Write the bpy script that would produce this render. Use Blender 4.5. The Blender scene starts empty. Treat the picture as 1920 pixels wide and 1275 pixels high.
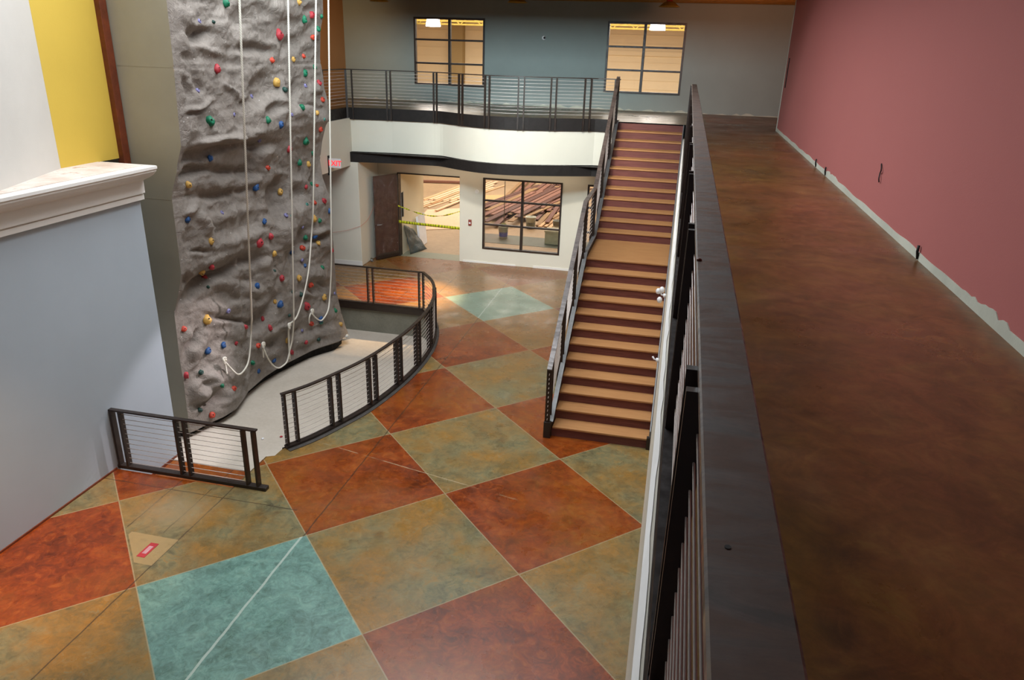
import bpy, bmesh, math, random
from mathutils import Vector, Matrix
from mathutils import noise as mnoise
random.seed(7)
SC=bpy.context.scene
COL=SC.collection
PI=math.pi
ZU=4.08            # upper floor level

# =============================== mesh helpers =================================
class MB:
    def __init__(s): s.v=[]; s.f=[]; s.m=[]; s.sm=[]
    def add(s,vs,fs,mi=0,smooth=False):
        o=len(s.v); s.v+= [tuple(p) for p in vs]
        for f in fs: s.f.append(tuple(i+o for i in f)); s.m.append(mi); s.sm.append(smooth)
        return s
    def box(s,x0,x1,y0,y1,z0,z1,mi=0):
        vs=[(x,y,z) for z in (z0,z1) for y in (y0,y1) for x in (x0,x1)]
        return s.add(vs,[(0,2,3,1),(4,5,7,6),(0,1,5,4),(2,6,7,3),(0,4,6,2),(1,3,7,5)],mi)
    def obox(s,c,ux,uy,uz,mi=0):      # centre and three half axes
        c=Vector(c);ux=Vector(ux);uy=Vector(uy);uz=Vector(uz)
        vs=[c+a*ux+b*uy+d*uz for d in (-1,1) for b in (-1,1) for a in (-1,1)]
        return s.add(vs,[(0,2,3,1),(4,5,7,6),(0,1,5,4),(2,6,7,3),(0,4,6,2),(1,3,7,5)],mi)
    def beam(s,a,b,w,h,up=(0,0,1),mi=0):
        a=Vector(a);b=Vector(b);d=(b-a); L=d.length; d.normalize()
        side=d.cross(Vector(up)); 
        if side.length<1e-5: side=Vector((1,0,0))
        side.normalize(); u=side.cross(d)
        return s.obox((a+b)/2,d*L/2,side*w/2,u*h/2,mi)
    def poly(s,pts,z,flip=False,mi=0):
        vs=[(x,y,z) for x,y in pts]; f=tuple(range(len(vs)))
        return s.add(vs,[f[::-1] if flip else f],mi)
    def prism(s,pts,z0,z1,mi=0):      # pts counter-clockwise
        n=len(pts)
        vs=[(x,y,z0) for x,y in pts]+[(x,y,z1) for x,y in pts]
        fs=[tuple(range(n))[::-1],tuple(range(n,2*n))]+[(i,(i+1)%n,n+(i+1)%n,n+i) for i in range(n)]
        return s.add(vs,fs,mi)
    def tube(s,path,r,n=6,mi=0,caps=True,smooth=True):
        P=[Vector(p) for p in path]; vs=[];fs=[]
        up=Vector((0,0,1)); last=None
        for i,p in enumerate(P):
            t=(P[min(i+1,len(P)-1)]-P[max(i-1,0)]).normalized()
            if last is None:
                a=t.cross(up) if abs(t.z)<.95 else t.cross(Vector((1,0,0)))
            else: a=last-t*last.dot(t)
            a.normalize(); last=a; b=t.cross(a)
            rr=r[i] if isinstance(r,(list,tuple)) else r
            for k in range(n): vs.append(p+(a*math.cos(2*PI*k/n)+b*math.sin(2*PI*k/n))*rr)
        for i in range(len(P)-1):
            for k in range(n): fs.append((i*n+k,i*n+(k+1)%n,(i+1)*n+(k+1)%n,(i+1)*n+k))
        s.add(vs,fs,mi,smooth)
        if caps:
            o=len(s.v)-len(vs)
            s.f.append(tuple(o+k for k in range(n))[::-1]); s.m.append(mi); s.sm.append(False)
            s.f.append(tuple(o+(len(P)-1)*n+k for k in range(n))); s.m.append(mi); s.sm.append(False)
        return s
    def sweep(s,path,w,h,mi=0):        # flat bar along a path, mitred, width horizontal
        P=[Vector(p) for p in path]; vs=[];fs=[]
        for i,p in enumerate(P):
            d0=(P[i]-P[i-1]).normalized() if i>0 else None
            d1=(P[i+1]-P[i]).normalized() if i<len(P)-1 else None
            t=((d0 or d1)+(d1 or d0)).normalized()
            sd=Vector((t.y,-t.x,0)).normalized()
            k=1.0
            if d0 and d1:
                s0=Vector((d0.y,-d0.x,0)).normalized(); k=1/max(.4,sd.dot(s0))
            up=sd.cross(t).normalized()
            if up.z<0: up=-up
            for a,b in ((-1,-1),(1,-1),(1,1),(-1,1)): vs.append(p+sd*a*w/2*k+up*b*h/2)
        n=4
        for i in range(len(P)-1):
            for k in range(n): fs.append((i*n+k,i*n+(k+1)%n,(i+1)*n+(k+1)%n,(i+1)*n+k))
        fs.append((3,2,1,0)); q=(len(P)-1)*4; fs.append((q,q+1,q+2,q+3))
        return s.add(vs,fs,mi)
    def cyl(s,c,r0,r1,h,n=16,mi=0,axis='z'):
        vs=[];c=Vector(c)
        for z,r in ((0,r0),(h,r1)):
            for k in range(n):
                a=2*PI*k/n; q=(r*math.cos(a),r*math.sin(a),z)
                if axis=='y': q=(q[0],q[2],q[1])
                if axis=='x': q=(q[2],q[0],q[1])
                vs.append(c+Vector(q))
        fs=[(k,(k+1)%n,n+(k+1)%n,n+k) for k in range(n)]
        s.add(vs,fs,mi,True)
        o=len(s.v)-2*n
        s.f.append(tuple(o+k for k in range(n))[::-1]);s.m.append(mi);s.sm.append(False)
        s.f.append(tuple(o+n+k for k in range(n)));s.m.append(mi);s.sm.append(False)
        return s
    def lathe(s,c,prof,n=20,mi=0):
        vs=[];c=Vector(c)
        for r,z in prof:
            for k in range(n): vs.append(c+Vector((r*math.cos(2*PI*k/n),r*math.sin(2*PI*k/n),z)))
        fs=[(i*n+k,i*n+(k+1)%n,(i+1)*n+(k+1)%n,(i+1)*n+k) for i in range(len(prof)-1) for k in range(n)]
        return s.add(vs,fs,mi,True)
    def build(s,name,mats,parent=None,bevel=0,seg=2,fix=True):
        me=bpy.data.meshes.new(name); me.from_pydata(s.v,[],s.f)
        if not isinstance(mats,(list,tuple)): mats=[mats]
        for m in mats: me.materials.append(m)
        me.polygons.foreach_set('material_index',s.m)
        me.polygons.foreach_set('use_smooth',s.sm)
        me.update()
        if fix:
            b=bmesh.new(); b.from_mesh(me); bmesh.ops.recalc_face_normals(b,faces=b.faces[:]); b.to_mesh(me); b.free()
        o=bpy.data.objects.new(name,me); COL.objects.link(o)
        if parent is not None: 
            o.parent=parent; o.matrix_parent_inverse=Matrix.Translation(-Vector(parent.location))
        if bevel:
            md=o.modifiers.new('bevel','BEVEL'); md.width=bevel; md.segments=seg; md.limit_method='ANGLE'
        return o
def thing(name,label,cat,loc=(0,0,0),group=None):
    o=bpy.data.objects.new(name,None); COL.objects.link(o); o.location=loc; o.empty_display_size=.1
    o['label']=label; o['category']=cat
    if group: o['group']=group
    return o
def tag(o,label,cat,group=None):
    o['label']=label; o['category']=cat
    if group: o['group']=group
    return o
def struct(o): o['kind']='structure'; return o
def catmull(pts,n=8):
    P=[Vector(p) for p in pts]; out=[]
    for i in range(len(P)-1):
        p0=P[max(i-1,0)];p1=P[i];p2=P[i+1];p3=P[min(i+2,len(P)-1)]
        for k in range(n):
            t=k/n
            out.append(.5*((2*p1)+(p2-p0)*t+(2*p0-5*p1+4*p2-p3)*t*t+(3*p1-p0-3*p2+p3)*t**3))
    out.append(P[-1]); return out

# ================================ materials ===================================
def srgb(h):
    h=h.lstrip('#'); c=[int(h[i:i+2],16)/255 for i in (0,2,4)]
    return tuple([x/12.92 if x<=.04045 else ((x+.055)/1.055)**2.4 for x in c]+[1.0])
class NT:
    def __init__(s,name):
        s.m=bpy.data.materials.new(name); s.m.use_nodes=True; s.t=s.m.node_tree; s.n=s.t.nodes; s.l=s.t.links
        s.b=s.n['Principled BSDF']; s.out=s.n['Material Output']
        s.tc=s.n.new('ShaderNodeTexCoord').outputs['Object']
    def link(s,a,b): s.l.new(a,b)
    def val(s,sock,v):
        if isinstance(v,bpy.types.NodeSocket): s.l.new(v,sock)
        else: sock.default_value=v
    def math(s,op,a,b=0,c=None):
        n=s.n.new('ShaderNodeMath'); n.operation=op; s.val(n.inputs[0],a); s.val(n.inputs[1],b)
        if c is not None: s.val(n.inputs[2],c)
        return n.outputs[0]
    def noise(s,scale,detail=4,rough=.55,vec=None,dist=0,stretch=None,off=(0,0,0)):
        n=s.n.new('ShaderNodeTexNoise'); n.inputs['Scale'].default_value=scale; n.inputs['Detail'].default_value=detail
        n.inputs['Roughness'].default_value=rough; n.inputs['Distortion'].default_value=dist
        mp=s.n.new('ShaderNodeMapping'); s.l.new(vec or s.tc,mp.inputs['Vector'])
        mp.inputs['Location'].default_value=off
        if stretch: mp.inputs['Scale'].default_value=stretch
        s.l.new(mp.outputs[0],n.inputs['Vector']); return n.outputs[0]
    def ramp(s,f,stops):
        n=s.n.new('ShaderNodeValToRGB'); e=n.color_ramp.elements
        while len(e)<len(stops): e.new(.5)
        for x,(p,c) in zip(e,stops): x.position=p; x.color=c if not isinstance(c,(int,float)) else (c,c,c,1)
        s.val(n.inputs[0],f); return n.outputs[0]
    def mix(s,f,a,b,mode='MIX'):
        n=s.n.new('ShaderNodeMix'); n.data_type='RGBA'; n.blend_type=mode
        s.val(n.inputs[0],f); s.val(n.inputs[6],a); s.val(n.inputs[7],b); return n.outputs[2]
    def xyz(s,vec=None):
        n=s.n.new('ShaderNodeSeparateXYZ'); s.l.new(vec or s.tc,n.inputs[0]); return n.outputs
    def bump(s,h,strength=.2,dist=.01):
        n=s.n.new('ShaderNodeBump'); n.inputs['Strength'].default_value=strength; n.inputs['Distance'].default_value=dist
        s.l.new(h,n.inputs['Height']); s.l.new(n.outputs[0],s.b.inputs['Normal']); return n
    def set(s,**k):
        for a,v in k.items(): s.val(s.b.inputs[a.replace('_',' ')],v)
        return s.m
def paint(name,col,rough=.6,var=.06,bump=.12,scale=90,spec=.4):
    t=NT(name); c=srgb(col)
    f=t.noise(1.3,5,.6)
    dk=tuple(x*(1-var) for x in c[:3])+(1,); lt=tuple(min(1,x*(1+var)) for x in c[:3])+(1,)
    base=t.ramp(f,[(.35,dk),(.65,lt)])
    t.set(Base_Color=base,Roughness=rough,Specular_IOR_Level=spec)
    if bump: t.bump(t.noise(scale,3,.6),bump,.004)
    return t.m
def metal(name,col,rough=.35,metallic=.0,var=.25,spec=.5):
    t=NT(name); c=srgb(col)
    f=t.noise(7,5,.7)
    base=t.ramp(f,[(.3,tuple(x*(1-var) for x in c[:3])+(1,)),(.7,tuple(min(1,x*(1+var)) for x in c[:3])+(1,))])
    r=t.ramp(t.noise(11,4,.6,off=(3,1,2)),[(.3,rough*.75),(.7,min(1,rough*1.35))])
    t.set(Base_Color=base,Roughness=r,Metallic=metallic,Specular_IOR_Level=spec); return t.m
def wood(name,c0,c1,axis='y',rough=.6,scale=6):
    t=NT(name); st={'y':(8,.6,8),'x':(.6,8,8),'z':(8,8,.6)}[axis]
    f=t.noise(scale,6,.65,stretch=st,dist=.6)
    g=t.noise(2,3,.5)
    base=t.mix(g,t.ramp(f,[(.3,srgb(c0)),(.7,srgb(c1))]),srgb(c0))
    base=t.mix(.55,base,t.ramp(f,[(.3,srgb(c0)),(.7,srgb(c1))]))
    t.set(Base_Color=base,Roughness=rough); t.bump(f,.15,.004); return t.m
def emit(name,col,st):
    t=NT(name); t.set(Base_Color=srgb(col),Emission_Color=srgb(col),Emission_Strength=st); return t.m
M={}
def m_cap():
    t=NT('worn_dark_steel'); X,Y,Z=t.xyz()
    f=t.noise(3.2,6,.7,stretch=(.8,3.2,1),dist=1.2); g=t.noise(14,5,.7,off=(3,3,0))
    c=t.ramp(f,[(.36,srgb('#2c221c')),(.48,srgb('#544640')),(.62,srgb('#6a5b54'))])
    c=t.mix(.3,c,t.ramp(g,[(.35,srgb('#33291f')),(.65,srgb('#5c504a'))]))
    r=t.ramp(f,[(.36,.55),(.6,.30)])
    t.set(Base_Color=c,Roughness=r,Specular_IOR_Level=.6); t.bump(t.noise(4,3,.6,stretch=(.6,3,1)),.12,.01); return t.m
M['blue']=paint('pale_blue_paint','#aab4bd',.55,.02,.10,120)
M['white']=paint('white_trim_paint','#e6e2dc',.4,.03,.05,60)
M['offwhite']=paint('warm_white_paint','#dcd6c6',.65,.02,.25,70)
M['upwhite']=paint('upper_wall_paint','#cbc7c0',.6,.03,.25,70)
M['yellow']=paint('yellow_paint','#d2b24a',.6,.02,.25,70)
M['brown']=metal('brown_trim_paint','#6a3016',.5,0,.3)
M['tan']=paint('tan_paint','#b88a5c',.7,.03,.15,70)
M['greyblue']=paint('grey_blue_wall_paint','#929c98',.75,.03,.12,70,.25)
M['pink']=paint('dusty_pink_paint','#aa6662',.75,.008,.2,80,.25)
M['panel']=paint('moulded_side_panel','#a09a88',.7,.04,.15,60)
M['soffit']=paint('soffit_paint','#cfc3a6',.8,.03,.1,60)
M['gym']=paint('gym_wall_paint','#ecdcbc',.85,.02,.1,60,.2)
M['gympillar']=paint('gym_pillar_paint','#a8946c',.85,.02,.1,60,.2)
M['plaster']=paint('bare_plaster','#b9bcae',.8,.12,.4,30)
M['deck']=metal('yellow_deck_paint','#9a6c1c',.7,0,.3)
M['truss']=metal('yellow_truss_paint','#b49a40',.6,0,.2)
M['darkceil']=paint('dark_ceiling','#3c3428',.9,.05,.1,60)
M['skyceil']=paint('high_ceiling','#c9c9c9',.9,.05,.1,60)
M['steel']=metal('dark_brown_steel','#2b201a',.42,.0,.35,.55)
M['steelcap']=m_cap()
M['steelgrey']=metal('grey_steel_edge','#8d8f90',.4,.3,.2)
M['cable']=metal('steel_cable','#dcd4ce',.4,.35,.1)
M['channel']=metal('dull_channel','#1c1512',.7,0,.3,.2)
M['beam']=metal('charcoal_beam_paint','#211c1a',.55,0,.2,.3)
M['riser']=wood('dark_red_riser','#5c2e27','#804940','x',.7,5)
M['tread']=wood('bare_plywood_tread','#a87446','#c08e58','x',.65,3)
M['black']=metal('black_void','#0c0a0a',.8,0,.2)
M['plinth']=metal('black_plinth','#100d0b',.9,0,.3)
M['plastic_white']=metal('white_plastic','#e9e9ec',.35,0,.05)
M['red_box']=metal('alarm_red','#8c4438',.5,0,.2)
M['galv']=metal('galvanised_housing','#6b6353',.5,.3,.3)

def m_rock():
    t=NT('moulded_rock')
    f=t.noise(1.1,6,.6); g=t.noise(14,5,.65,off=(2,5,1)); k=t.noise(90,2,.5)
    c=t.ramp(f,[(.3,srgb('#736b65')),(.5,srgb('#867e77')),(.72,srgb('#978f88'))])
    c=t.mix(.35,c,t.ramp(g,[(.3,srgb('#6c6258')),(.7,srgb('#a1978c'))]))
    # white splinters and tee-nut specks
    v=t.n.new('ShaderNodeTexVoronoi'); v.inputs['Scale'].default_value=5.2; t.link(t.tc,v.inputs['Vector'])
    sp=t.math('LESS_THAN',v.outputs['Distance'],.045)
    c=t.mix(sp,c,srgb('#d8d4cf'))
    t.set(Base_Color=c,Roughness=.72,Specular_IOR_Level=.35)
    v2=t.n.new('ShaderNodeTexVoronoi'); v2.feature='DISTANCE_TO_EDGE'; v2.inputs['Scale'].default_value=2.3
    mp=t.n.new('ShaderNodeVectorMath'); mp.operation='ADD'; t.link(t.tc,mp.inputs[0]); cn=t.n.new('ShaderNodeTexNoise'); cn.inputs['Scale'].default_value=1.8; cn.inputs['Detail'].default_value=5; t.link(t.tc,cn.inputs['Vector']); t.link(cn.outputs[1],mp.inputs[1]); t.link(mp.outputs[0],v2.inputs['Vector'])
    ck=t.math('MULTIPLY',t.ramp(v2.outputs['Distance'],[(0,0.0),(.05,1.0)]),t.ramp(t.noise(1.6,3,.5,off=(7,7,7)),[(.45,0.0),(.6,.8)]))
    g2=t.noise(5,7,.72,dist=1.2,off=(1,1,5))
    h=t.math('ADD',t.math('ADD',t.math('MULTIPLY',g,.7),t.math('MULTIPLY',k,.2)),t.math('ADD',t.math('MULTIPLY',ck,.35),t.math('MULTIPLY',g2,1.6))); t.bump(h,.55,.04)
    return t.m
M['rock']=m_rock()

def stain(t,c0,c1,c2,c3,sc=1.0,off=(0,0,0)):
    a=t.noise(1.5*sc,8,.70,dist=1.1,off=off); b=t.noise(6.5*sc,8,.74,dist=1.6,off=(off[0]+4,off[1]+2,1)); 
    x=t.ramp(a,[(.32,srgb(c0)),(.45,srgb(c1)),(.55,srgb(c2)),(.68,srgb(c3))])
    y=t.ramp(b,[(.36,srgb(c0)),(.48,srgb(c1)),(.55,srgb(c2)),(.64,srgb(c3))])
    return t.mix(.48,x,y)
def m_floor():
    t=NT('stained_concrete_diamonds')
    X,Y,Z=t.xyz()
    ph=math.radians(44.106); S=1.8796; ox,oy=-5.2887,5.4935; c,s=math.cos(ph),math.sin(ph)
    # wavering of the saw cuts is nil, of the stain edge slight
    dx=t.math('SUBTRACT',X,ox); dy=t.math('SUBTRACT',Y,oy)
    a=t.math('DIVIDE',t.math('ADD',t.math('MULTIPLY',dx,c),t.math('MULTIPLY',dy,s)),S)
    b=t.math('DIVIDE',t.math('SUBTRACT',t.math('MULTIPLY',dy,c),t.math('MULTIPLY',dx,s)),S)
    ia=t.math('FLOOR',a); ib=t.math('FLOOR',b); fa=t.math('SUBTRACT',a,ia); fb=t.math('SUBTRACT',b,ib)
    sm=t.math('ADD',ia,ib); par=t.math('FLOORED_MODULO',sm,2.0)
    def cell(i,j):
        return t.math('MULTIPLY',t.math('LESS_THAN',t.math('ABSOLUTE',t.math('SUBTRACT',ia,i)),.5),t.math('LESS_THAN',t.math('ABSOLUTE',t.math('SUBTRACT',ib,j)),.5))
    teal=t.math('MAXIMUM',cell(0,-1),cell(4,3))
    red=stain(t,'#3e1a0a','#6f2e0e','#8c3d12','#a25a24',1.0)
    red2=stain(t,'#5a2c0e','#8c4714','#a0601e','#9c7636',.8,(7,3,0))
    zone=t.ramp(t.noise(.35,2,.5,off=(1.5,.3,0)),[(.42,0.0),(.62,1.0)])
    red=t.mix(t.math('MULTIPLY',zone,.55),red,red2)
    tan=stain(t,'#464030','#6c6648','#837b58','#9a7034',.9,(11,5,0))
    tan2=stain(t,'#5f5030','#86642e','#a26e22','#8e8664',1.2,(3,9,0))
    tan=t.mix(t.ramp(t.noise(.9,3,.6,off=(9,0,0)),[(.4,0.0),(.62,.85)]),tan,tan2)
    farm=t.ramp(t.math('DIVIDE',Y,30),[(.40,0.0),(.47,1.0)])
    tan=t.mix(t.math('MULTIPLY',farm,.6),tan,stain(t,'#5a4222','#8a5a26','#a86c2c','#94824e',.7,(6,2,0)))
    tl=stain(t,'#46604f','#62837a','#739a8e','#8aa99a',1.3,(1,8,0))
    tl=t.mix(t.math('MULTIPLY',farm,.55),tl,srgb('#94a48a'))
    col=t.mix(par,tan,red); col=t.mix(teal,col,tl)
    # far strip near the wall is plain greenish brown
    # saw cut lines between the diamonds: thin and pale
    ed=t.math('MINIMUM',t.math('MINIMUM',fa,t.math('SUBTRACT',1,fa)),t.math('MINIMUM',fb,t.math('SUBTRACT',1,fb)))
    ln=t.math('LESS_THAN',ed,.0038)
    col=t.mix(t.math('MULTIPLY',ln,.6),col,srgb('#a89a78'))
    # control joints along the hall
    def band(C,v,w): return t.math('LESS_THAN',t.math('ABSOLUTE',t.math('SUBTRACT',C,v)),w)
    wob=t.math('MULTIPLY',t.math('SUBTRACT',t.noise(3,2,.5),.5),.03)
    Xw=t.math('ADD',X,wob); Yw=t.math('ADD',Y,wob)
    j=t.math('MAXIMUM',band(Xw,-3.97,.009),band(Xw,-5.36,.008))
    j2=t.math('MULTIPLY',band(Xw,-6.12,.007),t.math('GREATER_THAN',Y,6.4))
    j3=t.math('MULTIPLY',band(Xw,-5.62,.006),band(Y,6.9,.5))
    j4=t.math('MULTIPLY',band(Yw,7.25,.007),t.math('LESS_THAN',X,-4.3))
    j=t.math('MAXIMUM',t.math('MAXIMUM',j,j2),t.math('MAXIMUM',j3,j4))
    col=t.mix(t.math('MULTIPLY',t.math('MULTIPLY',j,t.math('SUBTRACT',1,teal)),.75),col,srgb('#3a2c20'))
    jw=t.math('MULTIPLY',band(Xw,-3.985,.014),teal)
    col=t.mix(t.math('MULTIPLY',jw,.7),col,srgb('#bcc8bc'))
    # long pale scrape curving across the middle diamonds
    sy=t.math('SUBTRACT',8.55,t.math('MULTIPLY',.22,t.math('ADD',X,3.1)))
    sl=t.math('MULTIPLY',t.math('LESS_THAN',t.math('ABSOLUTE',t.math('SUBTRACT',Yw,sy)),.008),t.math('MULTIPLY',t.math('GREATER_THAN',X,-4.9),t.math('LESS_THAN',X,-1.5)))
    sl=t.math('MULTIPLY',sl,t.ramp(t.noise(2.5,3,.6,off=(3,3,3)),[(.42,0.0),(.55,.7)]))
    col=t.mix(sl,col,srgb('#b4a080'))
    # bare masked patch
    pm=t.math('MULTIPLY',t.math('MULTIPLY',t.math('GREATER_THAN',X,-6.0),t.math('LESS_THAN',X,-5.36)),t.math('MULTIPLY',t.math('GREATER_THAN',Y,5.84),t.math('LESS_THAN',Y,6.33)))
    ga=t.math('GREATER_THAN',a,.015)
    col=t.mix(t.math('MULTIPLY',t.math('MULTIPLY',pm,ga),.8),col,srgb('#a08a60'))
    # dusty bare clearing near the short rail
    dd=t.math('SQRT',t.math('ADD',t.math('POWER',t.math('SUBTRACT',X,-5.75),2.0),t.math('POWER',t.math('MULTIPLY',t.math('SUBTRACT',Y,6.85),1.2),2.0)))
    dmask=t.ramp(t.math('ADD',dd,t.math('MULTIPLY',t.noise(3,4,.6),.5)),[(.45,1.0),(.85,0.0)])
    col=t.mix(t.math('MULTIPLY',dmask,.55),col,srgb('#8f8468'))
    # far strip near the doorway, evenly brown
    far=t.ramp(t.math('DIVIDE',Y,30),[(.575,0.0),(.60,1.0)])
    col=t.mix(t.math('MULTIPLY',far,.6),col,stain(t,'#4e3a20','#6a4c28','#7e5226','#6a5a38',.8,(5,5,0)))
    # dark scuffs
    sc=t.ramp(t.noise(2.3,6,.7,off=(2,7,3)),[(.62,0.0),(.75,1.0)]); col=t.mix(t.math('MULTIPLY',sc,.3),col,srgb('#3c3226'))
    r=t.ramp(t.noise(2.1,5,.6,off=(6,1,0)),[(.3,.20),(.7,.40)])
    t.set(Base_Color=col,Roughness=r,Specular_IOR_Level=.5)
    t.bump(t.noise(9,4,.6),.05,.01)
    return t.m
M['floor']=m_floor()
def m_upfloor():
    t=NT('stained_concrete_upper')
    a=stain(t,'#2c2210','#5a3e1a','#704e22','#80662e',.55,(2,2,0))
    b=stain(t,'#3a2814','#64381c','#80482a','#886036',.8,(8,4,0))
    c=t.mix(t.ramp(t.noise(.5,4,.6,stretch=(1,.5,1)),[(.35,0.0),(.65,1.0)]),a,b)
    X,Y,Z=t.xyz()
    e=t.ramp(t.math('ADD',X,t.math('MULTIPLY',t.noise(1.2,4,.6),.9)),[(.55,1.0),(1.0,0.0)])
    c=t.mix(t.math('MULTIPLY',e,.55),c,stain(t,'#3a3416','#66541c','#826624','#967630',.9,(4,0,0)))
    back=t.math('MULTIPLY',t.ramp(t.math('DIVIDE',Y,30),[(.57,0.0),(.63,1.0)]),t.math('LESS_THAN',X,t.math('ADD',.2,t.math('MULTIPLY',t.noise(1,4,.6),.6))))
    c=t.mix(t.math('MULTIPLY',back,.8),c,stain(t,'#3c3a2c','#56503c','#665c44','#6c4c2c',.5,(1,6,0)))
    r=t.ramp(t.noise(1.7,5,.6),[(.3,.24),(.7,.44)])
    t.set(Base_Color=c,Roughness=r,Specular_IOR_Level=.5); t.bump(t.noise(7,4,.6),.04,.01)
    return t.m
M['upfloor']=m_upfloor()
def m_concrete(name,c0,c1,rough=.8,sc=2):
    t=NT(name); f=t.noise(sc,7,.65); g=t.noise(sc*14,4,.7)
    c=t.mix(.4,t.ramp(f,[(.3,srgb(c0)),(.7,srgb(c1))]),t.ramp(g,[(.3,srgb(c0)),(.7,srgb(c1))]))
    t.set(Base_Color=c,Roughness=rough); t.bump(g,.3,.008); return t.m
M['concrete']=m_concrete('bare_concrete','#6c6a5e','#8c8a7c')
M['surf']=m_concrete('poured_rubber_pad','#b3a899','#c8beb0',.9,1.2)
M['gymfloor']=m_concrete('dusty_slab','#8c7458','#b09472',.6,.5)
M['slabdark']=m_concrete('shaded_slab','#4c4e40','#64665a',.5,.8)  # dark tone carries the shade under the upper slab
M['slabgrey']=m_concrete('grey_slab','#7a7a66','#918f7a',.6,.8)
def m_glass():
    t=NT('window_glass'); 
    tr=t.n.new('ShaderNodeBsdfTransparent'); gl=t.n.new('ShaderNodeBsdfGlossy'); gl.inputs['Roughness'].default_value=.03
    fr=t.n.new('ShaderNodeFresnel'); fr.inputs['IOR'].default_value=1.45
    mx=t.n.new('ShaderNodeMixShader'); t.link(fr.outputs[0],mx.inputs[0]); t.link(tr.outputs[0],mx.inputs[1]); t.link(gl.outputs[0],mx.inputs[2])
    t.link(mx.outputs[0],t.out.inputs['Surface']); return t.m
M['glass']=m_glass()
def m_film():
    t=NT('clear_plastic_film')
    tr=t.n.new('ShaderNodeBsdfTransparent'); tr.inputs[0].default_value=(.93,.93,.93,1)
    gl=t.n.new('ShaderNodeBsdfGlossy'); gl.inputs['Roughness'].default_value=.12; gl.inputs[0].default_value=(1,1,1,1)
    b=t.n.new('ShaderNodeBump'); b.inputs['Strength'].default_value=1; b.inputs['Distance'].default_value=.05
    t.link(t.noise(7,5,.7,stretch=(1,1,.4),dist=2),b.inputs['Height']); t.link(b.outputs[0],gl.inputs['Normal'])
    mx=t.n.new('ShaderNodeMixShader'); mx.inputs[0].default_value=.09
    t.link(tr.outputs[0],mx.inputs[1]); t.link(gl.outputs[0],mx.inputs[2]); t.link(mx.outputs[0],t.out.inputs['Surface']); return t.m
M['film']=m_film()
def m_rope():
    t=NT('white_rope'); w=t.n.new('ShaderNodeTexWave'); w.inputs['Scale'].default_value=18; w.bands_direction='DIAGONAL'; t.link(t.tc,w.inputs['Vector'])
    c=t.ramp(w.outputs[1],[(.2,srgb('#cfc8b8')),(.8,srgb('#efeadf'))]); t.set(Base_Color=c,Roughness=.8); return t.m
M['rope']=m_rope()
HC={'R':'#a63038','O':'#b83e2a','Y':'#c0964a','G':'#0f6a4a','K':'#1f4038','B':'#204a7e','L':'#7a76a0','T':'#3f7a70','W':'#c8c8c4'}
HN={'R':'red','O':'orange-red','Y':'yellow','G':'green','K':'dark green','B':'blue','L':'lavender','T':'teal','W':'white'}
for k,v in HC.items(): M['h'+k]=paint('hold_'+HN[k].replace(' ','_').replace('-','_'),v,.55,.15,.5,60)
# ---- shape of the moulded climbing face: x as a function of (y, z) -------------
XL=[(-0.6,-7.31),(0.492,-7.299),(0.896,-7.313),(1.514,-7.293),(1.645,-7.291),(2.027,-7.158),(2.303,-7.071),(2.832,-7.061),(3.421,-7.052),(3.544,-7.028),(3.808,-6.918),(3.921,-6.892),(4.183,-6.789),(4.8,-6.764),(5.264,-6.74),(6.044,-6.72),(7.6,-6.70)]
XR=[(-0.6,-6.80),(-0.421,-6.76),(-0.227,-6.83),(0.066,-6.902),(0.526,-6.987),(1.633,-6.991),(2.148,-7.0),(2.542,-6.992),(2.758,-7.062),(2.994,-7.141),(3.349,-7.175),(3.724,-7.101),(4.042,-6.998),(4.149,-6.921),(4.506,-6.92),(4.754,-6.983),(4.952,-6.992),(5.293,-7.035),(5.822,-6.986),(6.058,-6.915),(7.6,-6.85)]
FT=[(9.3,-7.323),(9.423,-7.262),(9.692,-7.204),(9.97,-7.10),(10.271,-7.07),(10.6,-7.15),(10.944,-7.25),(11.575,-7.29),(12.143,-7.25),(12.505,-7.17),(13.049,-7.05),(13.231,-6.98),(13.724,-6.72),(14.2,-6.76)]
TY0,TY1,TZ0,TZ1=9.3,14.2,-0.40,7.2
def interp(tab,t):
    if t<=tab[0][0]: return tab[0][1]
    for (a,b),(c,d) in zip(tab,tab[1:]):
        if t<=c: return b+(d-b)*(t-a)/(c-a)
    return tab[-1][1]
def face_base(y,z):
    t=min(max((y-TY0)/(TY1-TY0),0),1)
    x=interp(XL,z)*(1-t)+interp(XR,z)*t
    lin=XL[0][1]*(1-t)+XR[1][1]*t
    w=math.exp(-((z+0.4)/0.75)**2)
    x+=(interp(FT,y)-lin)*w
    return x
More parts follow.
